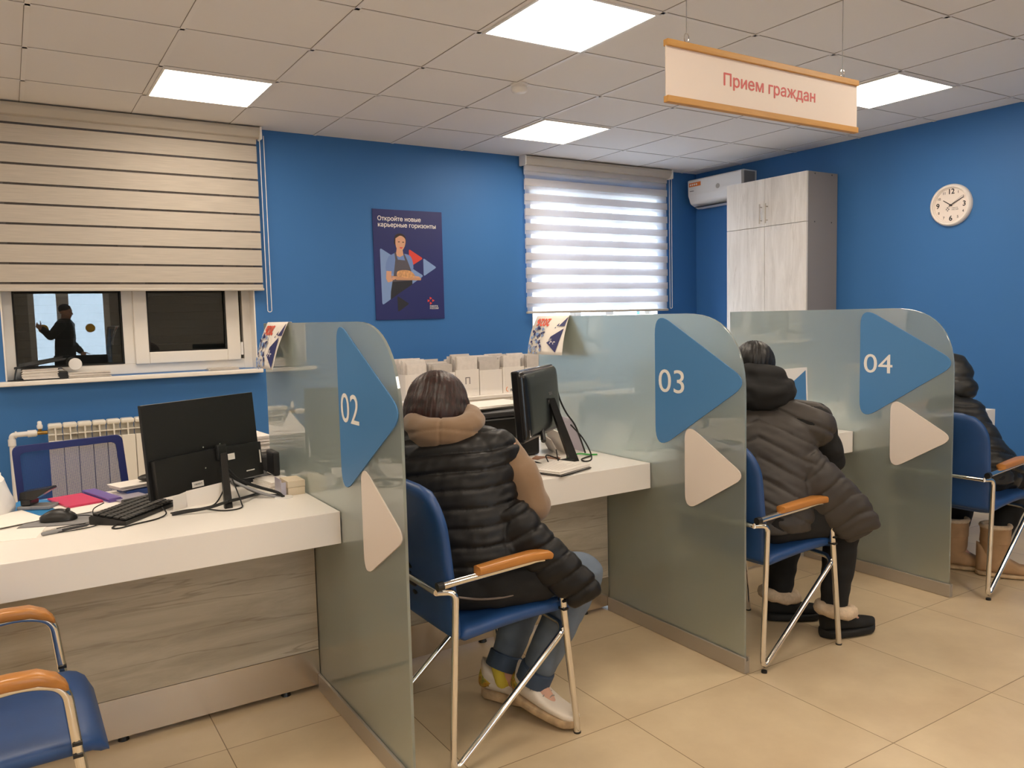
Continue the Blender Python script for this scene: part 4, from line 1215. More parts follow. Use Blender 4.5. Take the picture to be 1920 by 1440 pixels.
# cream box and its clear holder
t = thing('card_box', 'small cream cardboard box beside the cable grommet', 'box')
b = MB(); b.box(.824, .886, 2.855, 2.955, T, T + .028, .001); b.box(.823, .887, 2.854, 2.956, T + .029, T + .052, .001); obj('carton', b, 'cream_card', t)
b = MB(); b.box(.800, .802, 2.86, 2.94, T, T + .06); b.box(.802, .818, 2.86, 2.862, T, T + .05); tag(obj('clear_holder', b, 'clear_sleeve'), 'clear plastic card holder beside the cream box', 'holder')
sheets('paper_stack', 'loose pile of white paper slips near the back of the cream box', 'paper', (.83, 3.06, T), (.10, .15, .03), .2, 6, 'paper', None, .008)
# desk phone / black bits behind the monitor
t = thing('telephone', 'black desk telephone half hidden by the large monitor', 'telephone')
b = MB(); b.prism([(0, 0), (.16, 0), (.16, .03), (.0, .075)], frame((.69, 3.34, T), (0, -1, 0), (0, 0, 1)), -.17) if False else b.box(.70, .85, 3.14, 3.30, T, T + .03, .006); obj('base', b, 'black', t)
b = MB(); b.box(.842, .868, 3.10, 3.20, T + .031, T + .125, .006); obj('handset', b, 'black', t)
# printer on a pedestal behind the counter, with papers on top
t = thing('pedestal', 'dark pedestal unit carrying the printer behind the left counter', 'pedestal')
b = MB(); b.box(.50, .97, 3.42, 3.88, .0, .58, .004); obj('body', b, 'dark_grey', t)
for z in (.03, .21, .39):
    b = MB(); b.box(.515, .955, 3.41, 3.42, z, z + .165); d = obj('drawer', b, 'grey', t)
    b = MB(); b.box(.68, .79, 3.398, 3.41, z + .12, z + .135); obj('handle', b, 'alu', d)
t = thing('printer', 'black printer behind the large monitor, papers on top', 'printer')
b = MB(); b.box(.53, .965, 3.45, 3.85, .581, .79, .012, None, 3); obj('body', b, 'black', t)
b = MB(); b.box(.60, .90, 3.42, 3.45, .62, .65, .004); obj('paper_tray', b, 'black_gloss', t)
sheets('paper_stack', 'thick stack of papers on the printer behind the left counter', 'paper', (.80, 3.64, .791), (.30, .23, .07), .05, 12, 'paper_edge', None, .008)
b = MB(); b.prism([(0, 0), (.24, 0), (.2, .06), (.1, .03), (.04, .13)], frame((.66, 3.58, .862), (.95, .3, 0), (0, .8, .6)), .0012); tag(obj('paper_sheet', b, 'paper'), 'curled white sheet on top of the thick paper stack', 'paper')

# ------------------------------------------------------------------ window sill of window 1
SZ = 1.039
t = thing('ring_binder', 'dark ring binder lying open on the left window sill', 'binder')
b = MB(); b.cbox((.14, 5.715, SZ + .003), (.26, .12, .004), (0, 0, .02)); b.cbox((.155, 5.715, SZ + .098), (.28, .13, .007), (-.1, -.16, .03)); b.cbox((.022, 5.715, SZ + .042), (.008, .12, .075), (0, .2, 0)); obj('cover', b, 'black', t)
b = MB(); b.tube([(.262, 5.69 + .0, SZ + .045 + .02 * math.sin(a)) if False else (.262 + .022 * math.cos(a), 5.70, SZ + .04 + .026 * math.sin(a)) for a in [q * PI / 8 for q in range(16)]], .003, 6, True); obj('ring', b, 'chrome', t, True)
sheets('paper_stack', 'thick stack of papers in the binder on the left window sill', 'paper', (.15, 5.715, SZ + .007), (.19, .12, .060), .03, 12, 'paper_edge', None, .005)
sheets('paper_stack', 'lower stack of papers right of the binder on the sill', 'paper', (.42, 5.725, SZ), (.24, .11, .034), -.02, 8, 'paper_edge', None, .008)
b = MB(); b.box(.24, .30, 5.66, 5.76, SZ, SZ + .045, .006); tag(obj('desk_organiser', b, 'black'), 'small black block between the two paper stacks on the sill', 'block')
b = MB(); mw = frame((.345, 5.70, SZ + .086), (1, 0, 0), (0, 0, 1)); b.lathe([(0, -.005), (.036, -.005), (.038, .0), (.036, .003), (.0, .003)], mw, 32); b.lathe([(.012, -.06), (.034, -.06), (.034, -.005), (.012, -.005)], mw, 24)
tag(obj('paper_cup', b, 'white_plastic', None, True), 'white paper cup lying on its side on the sill papers', 'cup')
t = thing('magazine', 'folded grey magazine at the right end of the left window sill', 'magazine')
b = MB()
for k in range(4): b.cbox((1.24, 5.72, SZ + .003 + k * .004), (.20 - .006 * k, .11, .003), (0, 0, -.06 + .02 * k))
b.tube([(1.142, 5.665, SZ + .008), (1.15, 5.775, SZ + .008)], .007, 8); obj('pages', b, 'paper_grey', t)
b = MB(); b.cbox((0, 0, 0), (.05, .02, .006), (0, 0, .3)); o = obj('key_bunch', b, 'dark_grey'); o.location = (.005, 5.68, SZ + .003); tag(o, 'small dark metal fitting at the left end of the sill', 'metal fitting')

# ------------------------------------------------------------------ second counter
t = thing('printer', 'black printer under loose papers on the second counter', 'printer')
b = MB(); b.box(1.60, 2.02, 2.98, 3.34, T + .001, T + .185, .014, None, 3); obj('body', b, 'black', t)
b = MB(); b.box(1.63, 1.99, 2.99, 3.33, T + .186, T + .212, .008); obj('scanner_lid', b, 'dark_grey', t)
sheets('paper_stack', 'loose white papers on the printer beside the smaller monitor', 'paper', (1.86, 3.17, T + .213), (.30, .21, .02), .12, 4, 'paper', None, .012)
sheets('folder', 'dark folder under the loose papers on the second counter printer', 'folder', (1.78, 3.10, T + .2125), (.2, .12, .0004), .5, 1, 'black')
t = thing('stapler', 'small dark blue stapler in front of the second counter printer', 'stapler')
b = MB(); b.box(1.60, 1.74, 2.88, 2.92, T + .001, T + .016, .004); obj('base', b, 'black', t)
b = MB(); b.box(1.60, 1.735, 2.885, 2.915, T + .022, T + .052, .008); obj('arm', b, 'bookblue', t)
t = thing('paper_stack', 'pile of printed forms at the front of the second counter', 'paper')
for k in range(7):
    b = MB(); b.cbox((1.845 + rnd.uniform(-.006, .006), 2.642 + rnd.uniform(-.005, .005), T + .0032 * (k + .5)), (.215, .235, .0026), (0, 0, math.radians(20) + rnd.uniform(-.03, .03))); obj('sheet', b, 'black' if k in (1, 3) else 'paper', t)
b = MB(); mwp = Matrix.Translation((1.845, 2.642, T + .0226)) @ Matrix.Rotation(math.radians(20), 4, 'Z')
for k in range(11): b.box(-.085, .085 - .03 * (k % 3), -.09 + .016 * k, -.087 + .016 * k, 0, .0003, 0, mwp)
obj('print', b, 'paper_grey', t)
t = thing('brochure_rack', 'clear leaning rack of brochures against glass screen 03', 'brochure rack')
b = MB(); b.prism([(0, 0), (.16, 0), (.13, .17), (.0, .17)], frame((2.232, 3.06, T), (-.1, -1, 0), (-.35, 0, .94)), .003); obj('holder', b, 'clear_sleeve', t)
b = MB(); b.prism([(0, 0), (.22, 0), (.20, .12), (.0, .13)], frame((2.17, 3.09, T + .001), (-.25, -1, 0), (-.45, 0, .9)), .004); obj('brochure', b, 'paper', t)
b = MB(); b.prism([(0, 0), (.18, 0), (.18, .09), (.0, .10)], frame((2.13, 3.07, T + .001), (-.35, -1, 0), (-.5, 0, .86)), .004); obj('brochure', b, 'paper_grey', t)
sheets('leaflet', 'small brown printed leaflet behind the smaller monitor', 'leaflet', (1.97, 2.87, T), (.07, .11, .006), .7, 2, 'brown_paper')
sheets('paper_sheet', 'white paper sheet behind the smaller monitor', 'paper', (1.86, 2.84, T), (.13, .1, .003), .3, 2)
cable('black cable hanging from the back of the smaller monitor', [(2.035, 2.87, 1.06), (2.06, 2.88, .99), (2.11, 2.90, .92), (2.17, 2.92, .86), (2.185, 2.90, .80), (2.185, 2.86, T + .004)], .003)
cable('black cable looping beside the foot of the smaller monitor', [(2.06, 2.80, .88), (2.12, 2.80, .82), (2.14, 2.77, .76), (2.11, 2.72, T + .004), (2.06, 2.70, T + .004), (2.08, 2.75, T + .004), (2.16, 2.79, T + .004)], .0024)
cable('green cable on the second counter by the smaller monitor', [(2.05, 2.82, T + .006), (2.12, 2.83, T + .012), (2.17, 2.81, T + .006), (2.205, 2.80, T + .004)], .003, 'green_cable')
cable('tangle of thin black cable under the smaller monitor', [(1.74, 2.66, T + .016), (1.80, 2.72, T + .03), (1.86, 2.69, T + .015), (1.90, 2.76, T + .04), (1.97, 2.75, T + .012), (1.92, 2.70, T + .02), (1.98, 2.80, T + .05)], .0022)
# blue and white folder standing at the left end of counter 2
t = thing('folder_stand', 'blue and white folders standing behind the auburn haired person', 'folder')
b = MB(); b.prism([(0, 0), (.10, 0), (.05, .13), (-.02, .14)], frame((1.28, 3.13, T), (1, -.1, 0), (0, .2, .97)), .006); obj('folder_cover', b, 'paper', t)
b = MB(); b.prism([(0, 0), (.035, 0), (-.02, .15), (-.05, .15)], frame((1.30, 3.11, T), (1, -.1, 0), (0, .2, .97)), .006); obj('folder_spine', b, 'bookblue', t)
# third counter: framed leaflet
t = thing('desk_display', 'white framed blue and white notice standing on the third counter', 'notice')
fr = frame((3.17, 2.655, T + .001), (1, 0, 0), (0, .04, 1))
b = MB(); b.prism([(0, 0), (.315, 0), (.315, .332), (0, .332)], fr, -.012); obj('board', b, 'white_plastic', t)
b = MB(); b.prism([(.012, .012), (.302, .012), (.302, .318), (.08, .20), (.012, .16)], fr, .001); obj('print', b, 'sign_blue', t)
b = MB(); b.box(3.28, 3.38, 2.672, 2.75, T + .001, T + .008); obj('easel_foot', b, 'white_plastic', t)
# ------------------------------------------------------------------ people
M['skin'] = mat('skin', 'C99A82', 0.5, var=0.05, var_scale=20)
def hair_mat(name, c0, c1):
    m, nt, p, o = newmat(name)
    L = nt.links.new
    tc = nt.nodes.new('ShaderNodeTexCoord'); mp = nt.nodes.new('ShaderNodeMapping'); mp.inputs['Scale'].default_value = (90, 90, 5)
    n = nt.nodes.new('ShaderNodeTexNoise'); n.inputs['Scale'].default_value = 1.0; n.inputs['Detail'].default_value = 4
    r = nt.nodes.new('ShaderNodeValToRGB'); r.color_ramp.elements[0].position = .35; r.color_ramp.elements[1].position = .7
    r.color_ramp.elements[0].color = (*lin(c0), 1); r.color_ramp.elements[1].color = (*lin(c1), 1)
    L(tc.outputs['Object'], mp.inputs[0]); L(mp.outputs[0], n.inputs['Vector']); L(n.outputs['Fac'], r.inputs['Fac']); L(r.outputs['Color'], p.inputs['Base Color'])
    b = nt.nodes.new('ShaderNodeBump'); b.inputs['Strength'].default_value = .5; b.inputs['Distance'].default_value = .004
    L(n.outputs['Fac'], b.inputs['Height']); L(b.outputs['Normal'], p.inputs['Normal'])
    sock(p, 'Roughness', .42); sock(p, 'Specular IOR Level', .4)
    return m
M['hair_auburn'] = hair_mat('dark_auburn_hair', '170A09', '371813')
M['hair_black'] = hair_mat('black_hair', '0C0C0D', '232224')
M['hoodie'] = mat('beige_brown_jersey', '82684F', 0.85, bump=0.25, bump_scale=700, sheen=0.3)
M['vest_black'] = mat('black_quilted_nylon', '0F0E0F', 0.46, bump=0.2, bump_scale=60, spec=0.35)
M['vest_grey'] = mat('charcoal_quilted_nylon', '38332F', 0.55, bump=0.2, bump_scale=60)
M['jacket_black'] = mat('black_puffer_nylon', '1F1F1E', 0.42, bump=0.25, bump_scale=40)
M['black_cloth'] = mat('black_knit', '0F0F10', 0.85, bump=0.25, bump_scale=500)
M['jeans'] = mat('blue_denim', '5F6B7A', 0.85, bump=0.3, bump_scale=900, var=0.22, var_scale=9)
M['jeans_seam'] = mat('denim_seam', '3C4B60', 0.85)
M['shoe_white'] = mat('white_sneaker_leather', 'D9CDBE', 0.5)
M['sole_dirty'] = mat('dirty_cream_sole', 'B59A78', 0.8, var=0.3, var_scale=25)
def foil_mat():
    m, nt, p, o = newmat('iridescent_foil')
    L = nt.links.new
    tc = nt.nodes.new('ShaderNodeTexCoord'); n = nt.nodes.new('ShaderNodeTexNoise'); n.inputs['Scale'].default_value = 60
    r = nt.nodes.new('ShaderNodeValToRGB')
    e = r.color_ramp.elements
    e[0].position = .3; e[0].color = (*lin('8FA060'), 1); e[1].position = .7; e[1].color = (*lin('C77A4A'), 1)
    q = e.new(.5); q.color = (*lin('E8C85A'), 1)
    L(tc.outputs['Object'], n.inputs['Vector']); L(n.outputs['Fac'], r.inputs['Fac']); L(r.outputs['Color'], p.inputs['Base Color'])
    sock(p, 'Metallic', .8); sock(p, 'Roughness', .25)
    return m
M['foil'] = foil_mat()
M['sock_yellow'] = mat('yellow_sock', 'D8C24A', 0.9)
M['lace'] = mat('grey_lace', '9A9088', 0.9)
M['fleece'] = mat('beige_fleece', 'CDB79C', 0.95, bump=0.9, bump_scale=160, var=0.12, var_scale=60)
M['suede_black'] = mat('black_suede', '141414', 0.9)
M['suede_tan'] = mat('tan_suede', 'A98764', 0.9, bump=0.2, bump_scale=300, var=0.1, var_scale=20)
M['zip'] = mat('vest_piping', '6E625A', 0.5)
M['eye'] = mat('dark_eye', '2A201C', 0.3)

V = Vector
def cap(mb, p0, p1, r0, r1=None, n=18, squash=None):
    """tapered capsule from p0 to p1"""
    p0, p1 = V(p0), V(p1); r1 = r0 if r1 is None else r1
    ax = p1 - p0; L = ax.length
    t = ax / L if L > 1e-6 else V((0, 0, 1))
    u = t.orthogonal().normalized(); w = t.cross(u)
    rings = []
    K = 5
    for i in range(K):
        a = PI / 2 * (1 - i / K); rings.append((p0 - t * r0 * math.sin(a), max(r0 * math.cos(a), r0 * .02)))
    rings.append((p0, r0)); rings.append((p1, r1))
    for i in range(1, K + 1):
        a = PI / 2 * i / K; rings.append((p1 + t * r1 * math.sin(a), max(r1 * math.cos(a), r1 * .02)))
    mb.loft([[c + (u * math.cos(2 * PI * k / n) + w * math.sin(2 * PI * k / n)) * r for k in range(n)] for c, r in rings])
def chain(mb, pts):
    for (a, ra), (b, rb) in zip(pts, pts[1:]): cap(mb, a, b, ra, rb)
def ell(mb, c, r, axes):
    """ellipsoid with half sizes r along the three axes"""
    m = Matrix(((axes[0][0], axes[1][0], axes[2][0], c[0]), (axes[0][1], axes[1][1], axes[2][1], c[1]), (axes[0][2], axes[1][2], axes[2][2], c[2]), (0, 0, 0, 1)))
    mb.sphere((0, 0, 0), r, m, 28, 18)
def basis(f, upv=(0, 0, 1)):
    f = V(f).normalized(); r = f.cross(V(upv)).normalized(); u = r.cross(f)
    return r, f, u                                   # right, forward, up

def skin(name, mb, m, parent, voxel=.007, it=4, fac=.5, disp=None):
    """one continuous smooth surface from overlapping volumes"""
    me = bpy.data.meshes.new('tmp'); bmesh.ops.recalc_face_normals(mb.bm, faces=mb.bm.faces); mb.bm.to_mesh(me); mb.bm.free()
    o = bpy.data.objects.new('tmp', me); COL.objects.link(o)
    md = o.modifiers.new('r', 'REMESH'); md.mode = 'VOXEL'; md.voxel_size = voxel
    if it:
        sm_ = o.modifiers.new('s', 'SMOOTH'); sm_.factor = fac; sm_.iterations = it
    dg = bpy.context.evaluated_depsgraph_get()
    nm = bpy.data.meshes.new_from_object(o.evaluated_get(dg))
    nm.name = name
    bpy.data.objects.remove(o); bpy.data.meshes.remove(me)
    if disp:
        nv = len(nm.vertices)
        co = np.empty(nv * 3); no = np.empty(nv * 3)
        nm.vertices.foreach_get('co', co); nm.vertices.foreach_get('normal', no)
        co = co.reshape(-1, 3); no = no.reshape(-1, 3)
        d = disp(co, no)
        nm.vertices.foreach_set('co', (co + no * d[:, None]).ravel()); nm.update()
    nm.materials.clear(); nm.materials.append(M[m])
    nm.shade_smooth()
    ob = bpy.data.objects.new(name, nm); COL.objects.link(ob); ob.parent = parent
    return ob

def quilt(origin, axis, period, amp, lateral=None, chev=0.0, wr=.0025, off=0.0, bow=0.0, side=None):
    axis = np.array(V(axis).normalized()); origin = np.array(origin)
    lat = None if lateral is None else np.array(V(lateral).normalized())
    def f(co, no):
        rel = co - origin
        s = rel @ axis
        l = rel @ lat if lat is not None else np.zeros(len(co))
        s = s + chev * np.abs(l) + bow * l * l + off
        s = s + .004 * np.sin(l * 23 + 1.3) 
        k = np.minimum(1, np.abs(np.sin(PI * s / period)) * 1.4) ** .36
        w = np.array([noise.noise(V((l_ * 9, s_ * 46, z * 9))) + .5 * noise.noise(V((l_ * 40 + s_ * 25, s_ * 30, z * 30))) for l_, s_, z in zip(l, s, co[:, 2])])
        return amp * (k - .75) + wr * w
    return f
def blend(qa, qb, a0, a1, ra, b0, b1, rb):
    def dist(co, p0, p1):
        p0 = np.array(p0); d = np.array(p1) - p0; t = np.clip(((co - p0) @ d) / (d @ d), 0, 1)
        return np.linalg.norm(co - p0 - t[:, None] * d, axis=1)
    def f(co, no):
        e = (dist(co, a0, a1) / ra - dist(co, b0, b1) / rb) / .22
        w = 1 / (1 + np.exp(-np.clip(e * 4, -30, 30)))
        edge = -.004 * np.exp(-(e / .35) ** 2)
        return qa(co, no) * (1 - w) + qb(co, no) * w + edge
    return f
def wrinkle(amp, fx, fy, fz):
    def f(co, no):
        return amp * np.array([noise.noise(V((c[0] * fx, c[1] * fy, c[2] * fz))) for c in co])
    return f

def hand(mb, wr, direc, palm_n, side, curl=.5):
    """palm and five separate bent fingers; side = direction of the thumb"""
    wr = V(wr); d = V(direc).normalized(); n = V(palm_n).normalized(); s = (V(side) - d * V(side).dot(d)).normalized(); n = d.cross(s) if d.cross(s).dot(n) > 0 else -d.cross(s)
    pc = wr + d * .045
    for k in range(4):
        o = (k - 1.5) * .0195
        cap(mb, wr + s * o * .7 + d * .012, wr + d * .085 + s * -o * -1, .0125, .0105, 10)
    lens = [.072, .080, .076, .060]
    for k in range(4):
        o = (1.5 - k) * .0205
        p = wr + d * .088 + s * o; dd = (d + s * o * 2.2).normalized()
        L = lens[k]; r = .0088
        for q, fr_ in enumerate((.44, .32, .24)):
            dd = (dd + n * curl * (.35 + .15 * q)).normalized()
            p2 = p + dd * L * fr_; cap(mb, p, p2, r, r * .92, 10); p = p2; r *= .92
    p = wr + d * .025 + s * .03; dd = (d * .75 + s * .7 + n * .25).normalized(); r = .0105
    for fr_ in (.040, .032, .026):
        p2 = p + dd * fr_; cap(mb, p, p2, r, r * .92, 10); p = p2; r *= .92; dd = (dd + d * .35 + n * .15).normalized()

def head(mb, c, f, upv):
    r, f, u = basis(f, upv); c = V(c); ax = (r, f, u)
    ell(mb, c + u * .025 - f * .012, (.074, .094, .088), ax)                   # skull
    ell(mb, c - u * .035 + f * .022, (.060, .070, .078), ax)                   # face and jaw
    ell(mb, c - u * .098 + f * .058, (.026, .024, .020), ax)                   # chin
    cap(mb, c + f * .086 + u * .0, c + f * .107 - u * .032, .008, .0125, 12)     # nose
    cap(mb, c + f * .082 - u * .062 - r * .018, c + f * .082 - u * .062 + r * .018, .0085, .0085, 10)  # mouth
    cap(mb, c + f * .078 + u * .022 - r * .04, c + f * .078 + u * .022 + r * .04, .010, .010, 10)  # brow
    for s in (-1, 1): ell(mb, c + r * s * .074 - u * .012 - f * .006, (.010, .020, .032), ax)
    return ax
def eyes(c, ax, parent):
    r, f, u = ax
    for s in (-1, 1):
        b = MB(); ell(b, V(c) + r * s * .031 + f * .078 - u * .004, (.011, .010, .006), ax); obj('eye', b, 'eye', parent, True)

def body(parent, J, voxel=.0055):
    b = MB()
    r, f, u = basis(J['f'])
    pel, sh, nk, hd = V(J['pel']), V(J['sh']), V(J['nk']), V(J['hd'])
    tr, tf, tu = basis(J['f'], sh - pel)
    ell(b, pel, (.155, .11, .11), (r, f, u))
    mid = pel.lerp(sh, .5)
    ts = J.get('ts', 1)
    ell(b, mid, (.135 * ts, .095 * ts, .17 * ts), (tr, tf, tu)); ell(b, pel.lerp(sh, .8), (.155 * ts, .10 * ts, .13 * ts), (tr, tf, tu))
    cap(b, sh, nk, .062, .055); cap(b, nk, hd, .055, .052)
    ax = head(b, hd, J['hf'], J.get('hu', (0, 0, 1)))
    for s in ('R', 'L'):
        cap(b, sh, V(J['s' + s]), .07, .058); chain(b, [(J['s' + s], .052), (J['e' + s], .042)]); chain(b, [(J['e' + s], .042), (J['w' + s], .028)])
        hand(b, J['w' + s], J['h' + s], J['n' + s], J['t' + s], J.get('curl', .5))
        chain(b, [(J['p' + s], .085), (J['k' + s], .055)]); chain(b, [(J['k' + s], .054), (V(J['k' + s]).lerp(V(J['a' + s]), .3), .055), (J['a' + s], .036)])
        chain(b, [(J['a' + s], .036), (V(J['o' + s]), .026)])
    o = skin('body', b, 'skin', parent, voxel, 3)
    eyes(hd, ax, parent)
    return o, ax

def torso(mb, secs, f):
    """secs: (centre, half width, half depth) from top to bottom; a padded trunk"""
    rings = []
    n = 36
    for i, (c, a, d) in enumerate(secs):
        c = V(c)
        q = V(secs[min(i + 1, len(secs) - 1)][0]) - V(secs[max(i - 1, 0)][0])
        r_, f_, u_ = basis(f, -q)
        f_ = u_.cross(r_)
        rings.append([c + r_ * a * math.copysign(abs(math.cos(t)) ** .8, math.cos(t)) + f_ * d * math.copysign(abs(math.sin(t)) ** .8, math.sin(t)) for t in [2 * PI * k / n for k in range(n)]])
    mb.loft(rings)

def shoe(parent, heel, direc, length, up_toe, wide, h_sole, upper, m_up, m_sole, tilt=0.0, collar=None, m_collar=None, nm='shoe'):
    """heel: floor point at the back of the shoe; tilt lifts the heel"""
    d = V((direc[0], direc[1], 0)).normalized(); s = V((-d.y, d.x, 0))
    hz = math.sin(tilt) * length
    ax = (d * math.cos(tilt) - V((0, 0, 1)) * math.sin(tilt)).normalized(); upv = s.cross(ax) * -1
    if upv.z < 0: upv = -upv
    h0 = V(heel) + V((0, 0, hz))
    def ring(x, w, z0, z1, n=26, p=.7, sh=0.0):
        c = h0 + ax * x * length + s * sh
        return [c + s * w * math.copysign(abs(math.cos(a)) ** p, math.cos(a)) + upv * ((z0 + z1) / 2 + (z1 - z0) / 2 * math.copysign(abs(math.sin(a)) ** p, math.sin(a))) for a in [2 * PI * k / n for k in range(n)]]
    def wd(x): return wide * (.80 + .28 * math.sin(PI * min(1, x * 1.15) * .9) ** 1.0) * min(1, math.sqrt(max(.03, x / .07))) * min(1, math.sqrt(max(.03, (1.0 - x) / .13)))
    xs = [0, .015, .04, .09, .2, .35, .5, .65, .78, .88, .95, .985, 1.0]
    b = MB(); b.loft([ring(x, wd(x), .001 + (.012 * max(0, (x - .8) / .2) ** 2), h_sole + (.012 * max(0, (x - .8) / .2) ** 2), 26, .45) for x in xs])
    so = obj(nm, b, m_sole, parent, True, 50)
    b = MB()
    rr = []
    for x in xs:
        x2 = .01 + .975 * x
        rr.append(ring(x2, wd(x2) * .93, h_sole - .006, h_sole + upper(x)))
    b.loft(rr); obj('upper', b, m_up, so, True, 60)
    return so, h0, ax, s, upv

# ================================================================== person at the second counter
P1 = thing('person', 'person with dark auburn bob, black quilted vest over beige hoodie, jeans, leaning over the counter', 'person', group='visitors seated at the counters')
f1 = (.57, .82, 0); r1 = V((.82, -.57, 0))
J = dict(f=f1, pel=(1.22, 2.26, .54), sh=(1.215, 2.36, .92), nk=(1.222, 2.395, .985), hd=(1.248, 2.475, 1.040), hf=(.5, .8, -.40), hu=(.1, .15, 1),
         sR=(1.36, 2.235, .915), sL=(1.075, 2.435, .915), eR=(1.432, 2.195, .735), eL=(1.06, 2.56, .80), wR=(1.415, 2.44, .775), wL=(1.20, 2.68, .772),
         hR=(-.25, 1, -.06), hL=(.9, .5, -.05), nR=(0, 0, -1), nL=(0, 0, -1), tR=(-1, -.2, 0), tL=(.4, -1, 0), curl=.45,
         pR=(1.23, 2.17, .535), pL=(1.22, 2.34, .535), kR=(1.565, 2.075, .50), kL=(1.57, 2.335, .50), aR=(1.432, 2.19, .125), aL=(1.40, 2.335, .125),
         oR=(1.455, 2.10, .05), oL=(1.45, 2.26, .05))
body1, ax1 = body(P1, J)
# jeans
b = MB()
ell(b, (1.22, 2.26, .545), (.165, .125, .12), basis(f1))
for s in ('R', 'L'):
    k_ = V(J['k' + s]); a_ = V(J['a' + s])
    chain(b, [(J['p' + s], .098), (k_, .070)]); chain(b, [(k_, .069), (k_.lerp(a_, .5), .064), (k_.lerp(a_, .82), .057)])
jeans = skin('jeans', b, 'jeans', P1, .007, 4, .5, wrinkle(.006, 16, 16, 26))
for s in ('R', 'L'):
    k_ = V(J['k' + s]); a_ = V(J['a' + s]); t_ = (a_ - k_).normalized(); c_ = k_.lerp(a_, .955)
    b = MB(); u_ = t_.orthogonal().normalized(); w_ = t_.cross(u_)
    b.loft([[c_ + t_ * z + (u_ * math.cos(q * PI / 12) + w_ * math.sin(q * PI / 12)) * r for q in range(24)] for z, r in ((-.035, .050), (-.03, .0605), (.018, .0615), (.022, .060), (.022, .052))])
    obj('cuff', b, 'jeans_seam', jeans, True)
# hoodie: sleeves, trunk and the hood lying on the back
b = MB()
torso(b, [((1.222, 2.385, .985), .07, .065), ((1.217, 2.365, .95), .13, .085), ((1.215, 2.355, .90), .175, .105), ((1.215, 2.33, .80), .175, .11), ((1.22, 2.28, .62), .17, .12)], f1)
for s in ('R', 'L'):
    chain(b, [(J['sh'], .07), (J['s' + s], .064)]); chain(b, [(J['s' + s], .064), (V(J['s' + s]).lerp(V(J['e' + s]), .55), .076), (J['e' + s], .070)]); chain(b, [(J['e' + s], .069), (V(J['e' + s]).lerp(V(J['w' + s]), .85), .046)])
cap(b, (1.425, 2.165, .735), (1.405, 2.20, .83), .066, .070)
hoodie = skin('hoodie', b, 'hoodie', P1, .007, 4, .5, wrinkle(.012, 13, 13, 17))
b = MB()
R1, F1, U1 = basis(f1)
hc = V((1.222, 2.378, .995))
for a0 in range(15):                                 # thick roll of cloth round the neck
    a = 2 * PI * a0 / 15; a2 = 2 * PI * (a0 + 1) / 15
    def pr(t): return hc + R1 * .098 * math.cos(t) + F1 * .085 * math.sin(t) + U1 * (.018 + .03 * math.sin(t))
    ra = .042 - .010 * math.sin(a)
    cap(b, pr(a), pr(a2), ra, .042 - .010 * math.sin(a2), 14)
ell(b, hc - F1 * .050 - U1 * .020, (.128, .066, .048), (R1, F1, U1)); ell(b, hc - F1 * .078 - U1 * .040, (.105, .040, .034), (R1, F1, U1)); ell(b, hc - F1 * .092 - U1 * .060, (.05, .024, .018), (R1, F1, U1))
def hoodfold(co, no):
    rel = co - np.array(hc); l = rel @ np.array(R1); z = rel[:, 2]; back = (rel @ np.array(F1)) < .02
    seam = -.004 * np.exp(-(l / .004) ** 2) * back
    lip = -.004 * np.exp(-((z - .012 + .35 * np.abs(l) ** 1.3) / .006) ** 2) * back
    return seam + lip + .003 * np.array([noise.noise(V((a * 18, c_ * 40, 0))) for a, c_ in zip(l, z)])
hood = skin('hood', b, 'hoodie', hoodie, .006, 6, .5, hoodfold)
# hair: a bob reaching the hood
b = MB()
hr, hf_, hu = ax1; hd = V(J['hd'])
ell(b, hd + hu * .030 - hf_ * .020, (.106, .114, .104), ax1)
ell(b, hd - hu * .035 - hf_ * .040, (.120, .100, .088), ax1); ell(b, hd - hu * .004 - hf_ * .03, (.116, .110, .100), ax1)
for s in (-1, 1):
    ell(b, hd + hr * s * .082 - hu * .042 + hf_ * .0, (.044, .070, .088), ax1)
    cap(b, hd + hr * s * .092 - hu * .05 - hf_ * .02, hd + hr * s * .106 - hu * .118 - hf_ * .015, .030, .014)
cap(b, hd - hr * .095 - hu * .05 - hf_ * .03, hd - hr * .132 - hu * .128 - hf_ * .03, .032, .008)
def strands(co, no):
    rel = co - np.array(hd); ang = np.arctan2(rel @ np.array(hr), rel @ np.array(hf_)); z = rel @ np.array(hu)
    return .0007 * np.sin(ang * 44 + 3 * np.sin(z * 20)) + .0006 * np.sin(ang * 97 + 45 * z) + .0012 * np.array([noise.noise(V((a * 3, z_ * 10, 0))) for a, z_ in zip(ang, z)])
skin('hair', b, 'hair_auburn', P1, .0045, 16, .5, strands)
# quilted vest
b = MB()
torso(b, [((1.218, 2.37, .965), .10, .075), ((1.214, 2.355, .945), .165, .105), ((1.212, 2.345, .905), .212, .13), ((1.212, 2.335, .85), .225, .142), ((1.215, 2.32, .78), .222, .15), ((1.222, 2.295, .70), .215, .155), ((1.232, 2.27, .62), .212, .16), ((1.245, 2.245, .55), .215, .165), ((1.252, 2.235, .505), .205, .155)], f1)
for s in ('R', 'L'):
    sg = 1 if s == 'R' else -1
    cap(b, V(J['sh']) + r1 * sg * .10 + V((0, 0, -.012)), V(J['s' + s]) - r1 * sg * .028 + V((0, 0, -.012)), .092, .090)
fl = [((1.31, 2.14, .74), .070, .05), ((1.345, 2.10, .66), .078, .055), ((1.39, 2.045, .595), .075, .046), ((1.435, 1.995, .545), .068, .036), ((1.475, 1.962, .495), .060, .028), ((1.49, 1.95, .462), .050, .016)]
rings = []
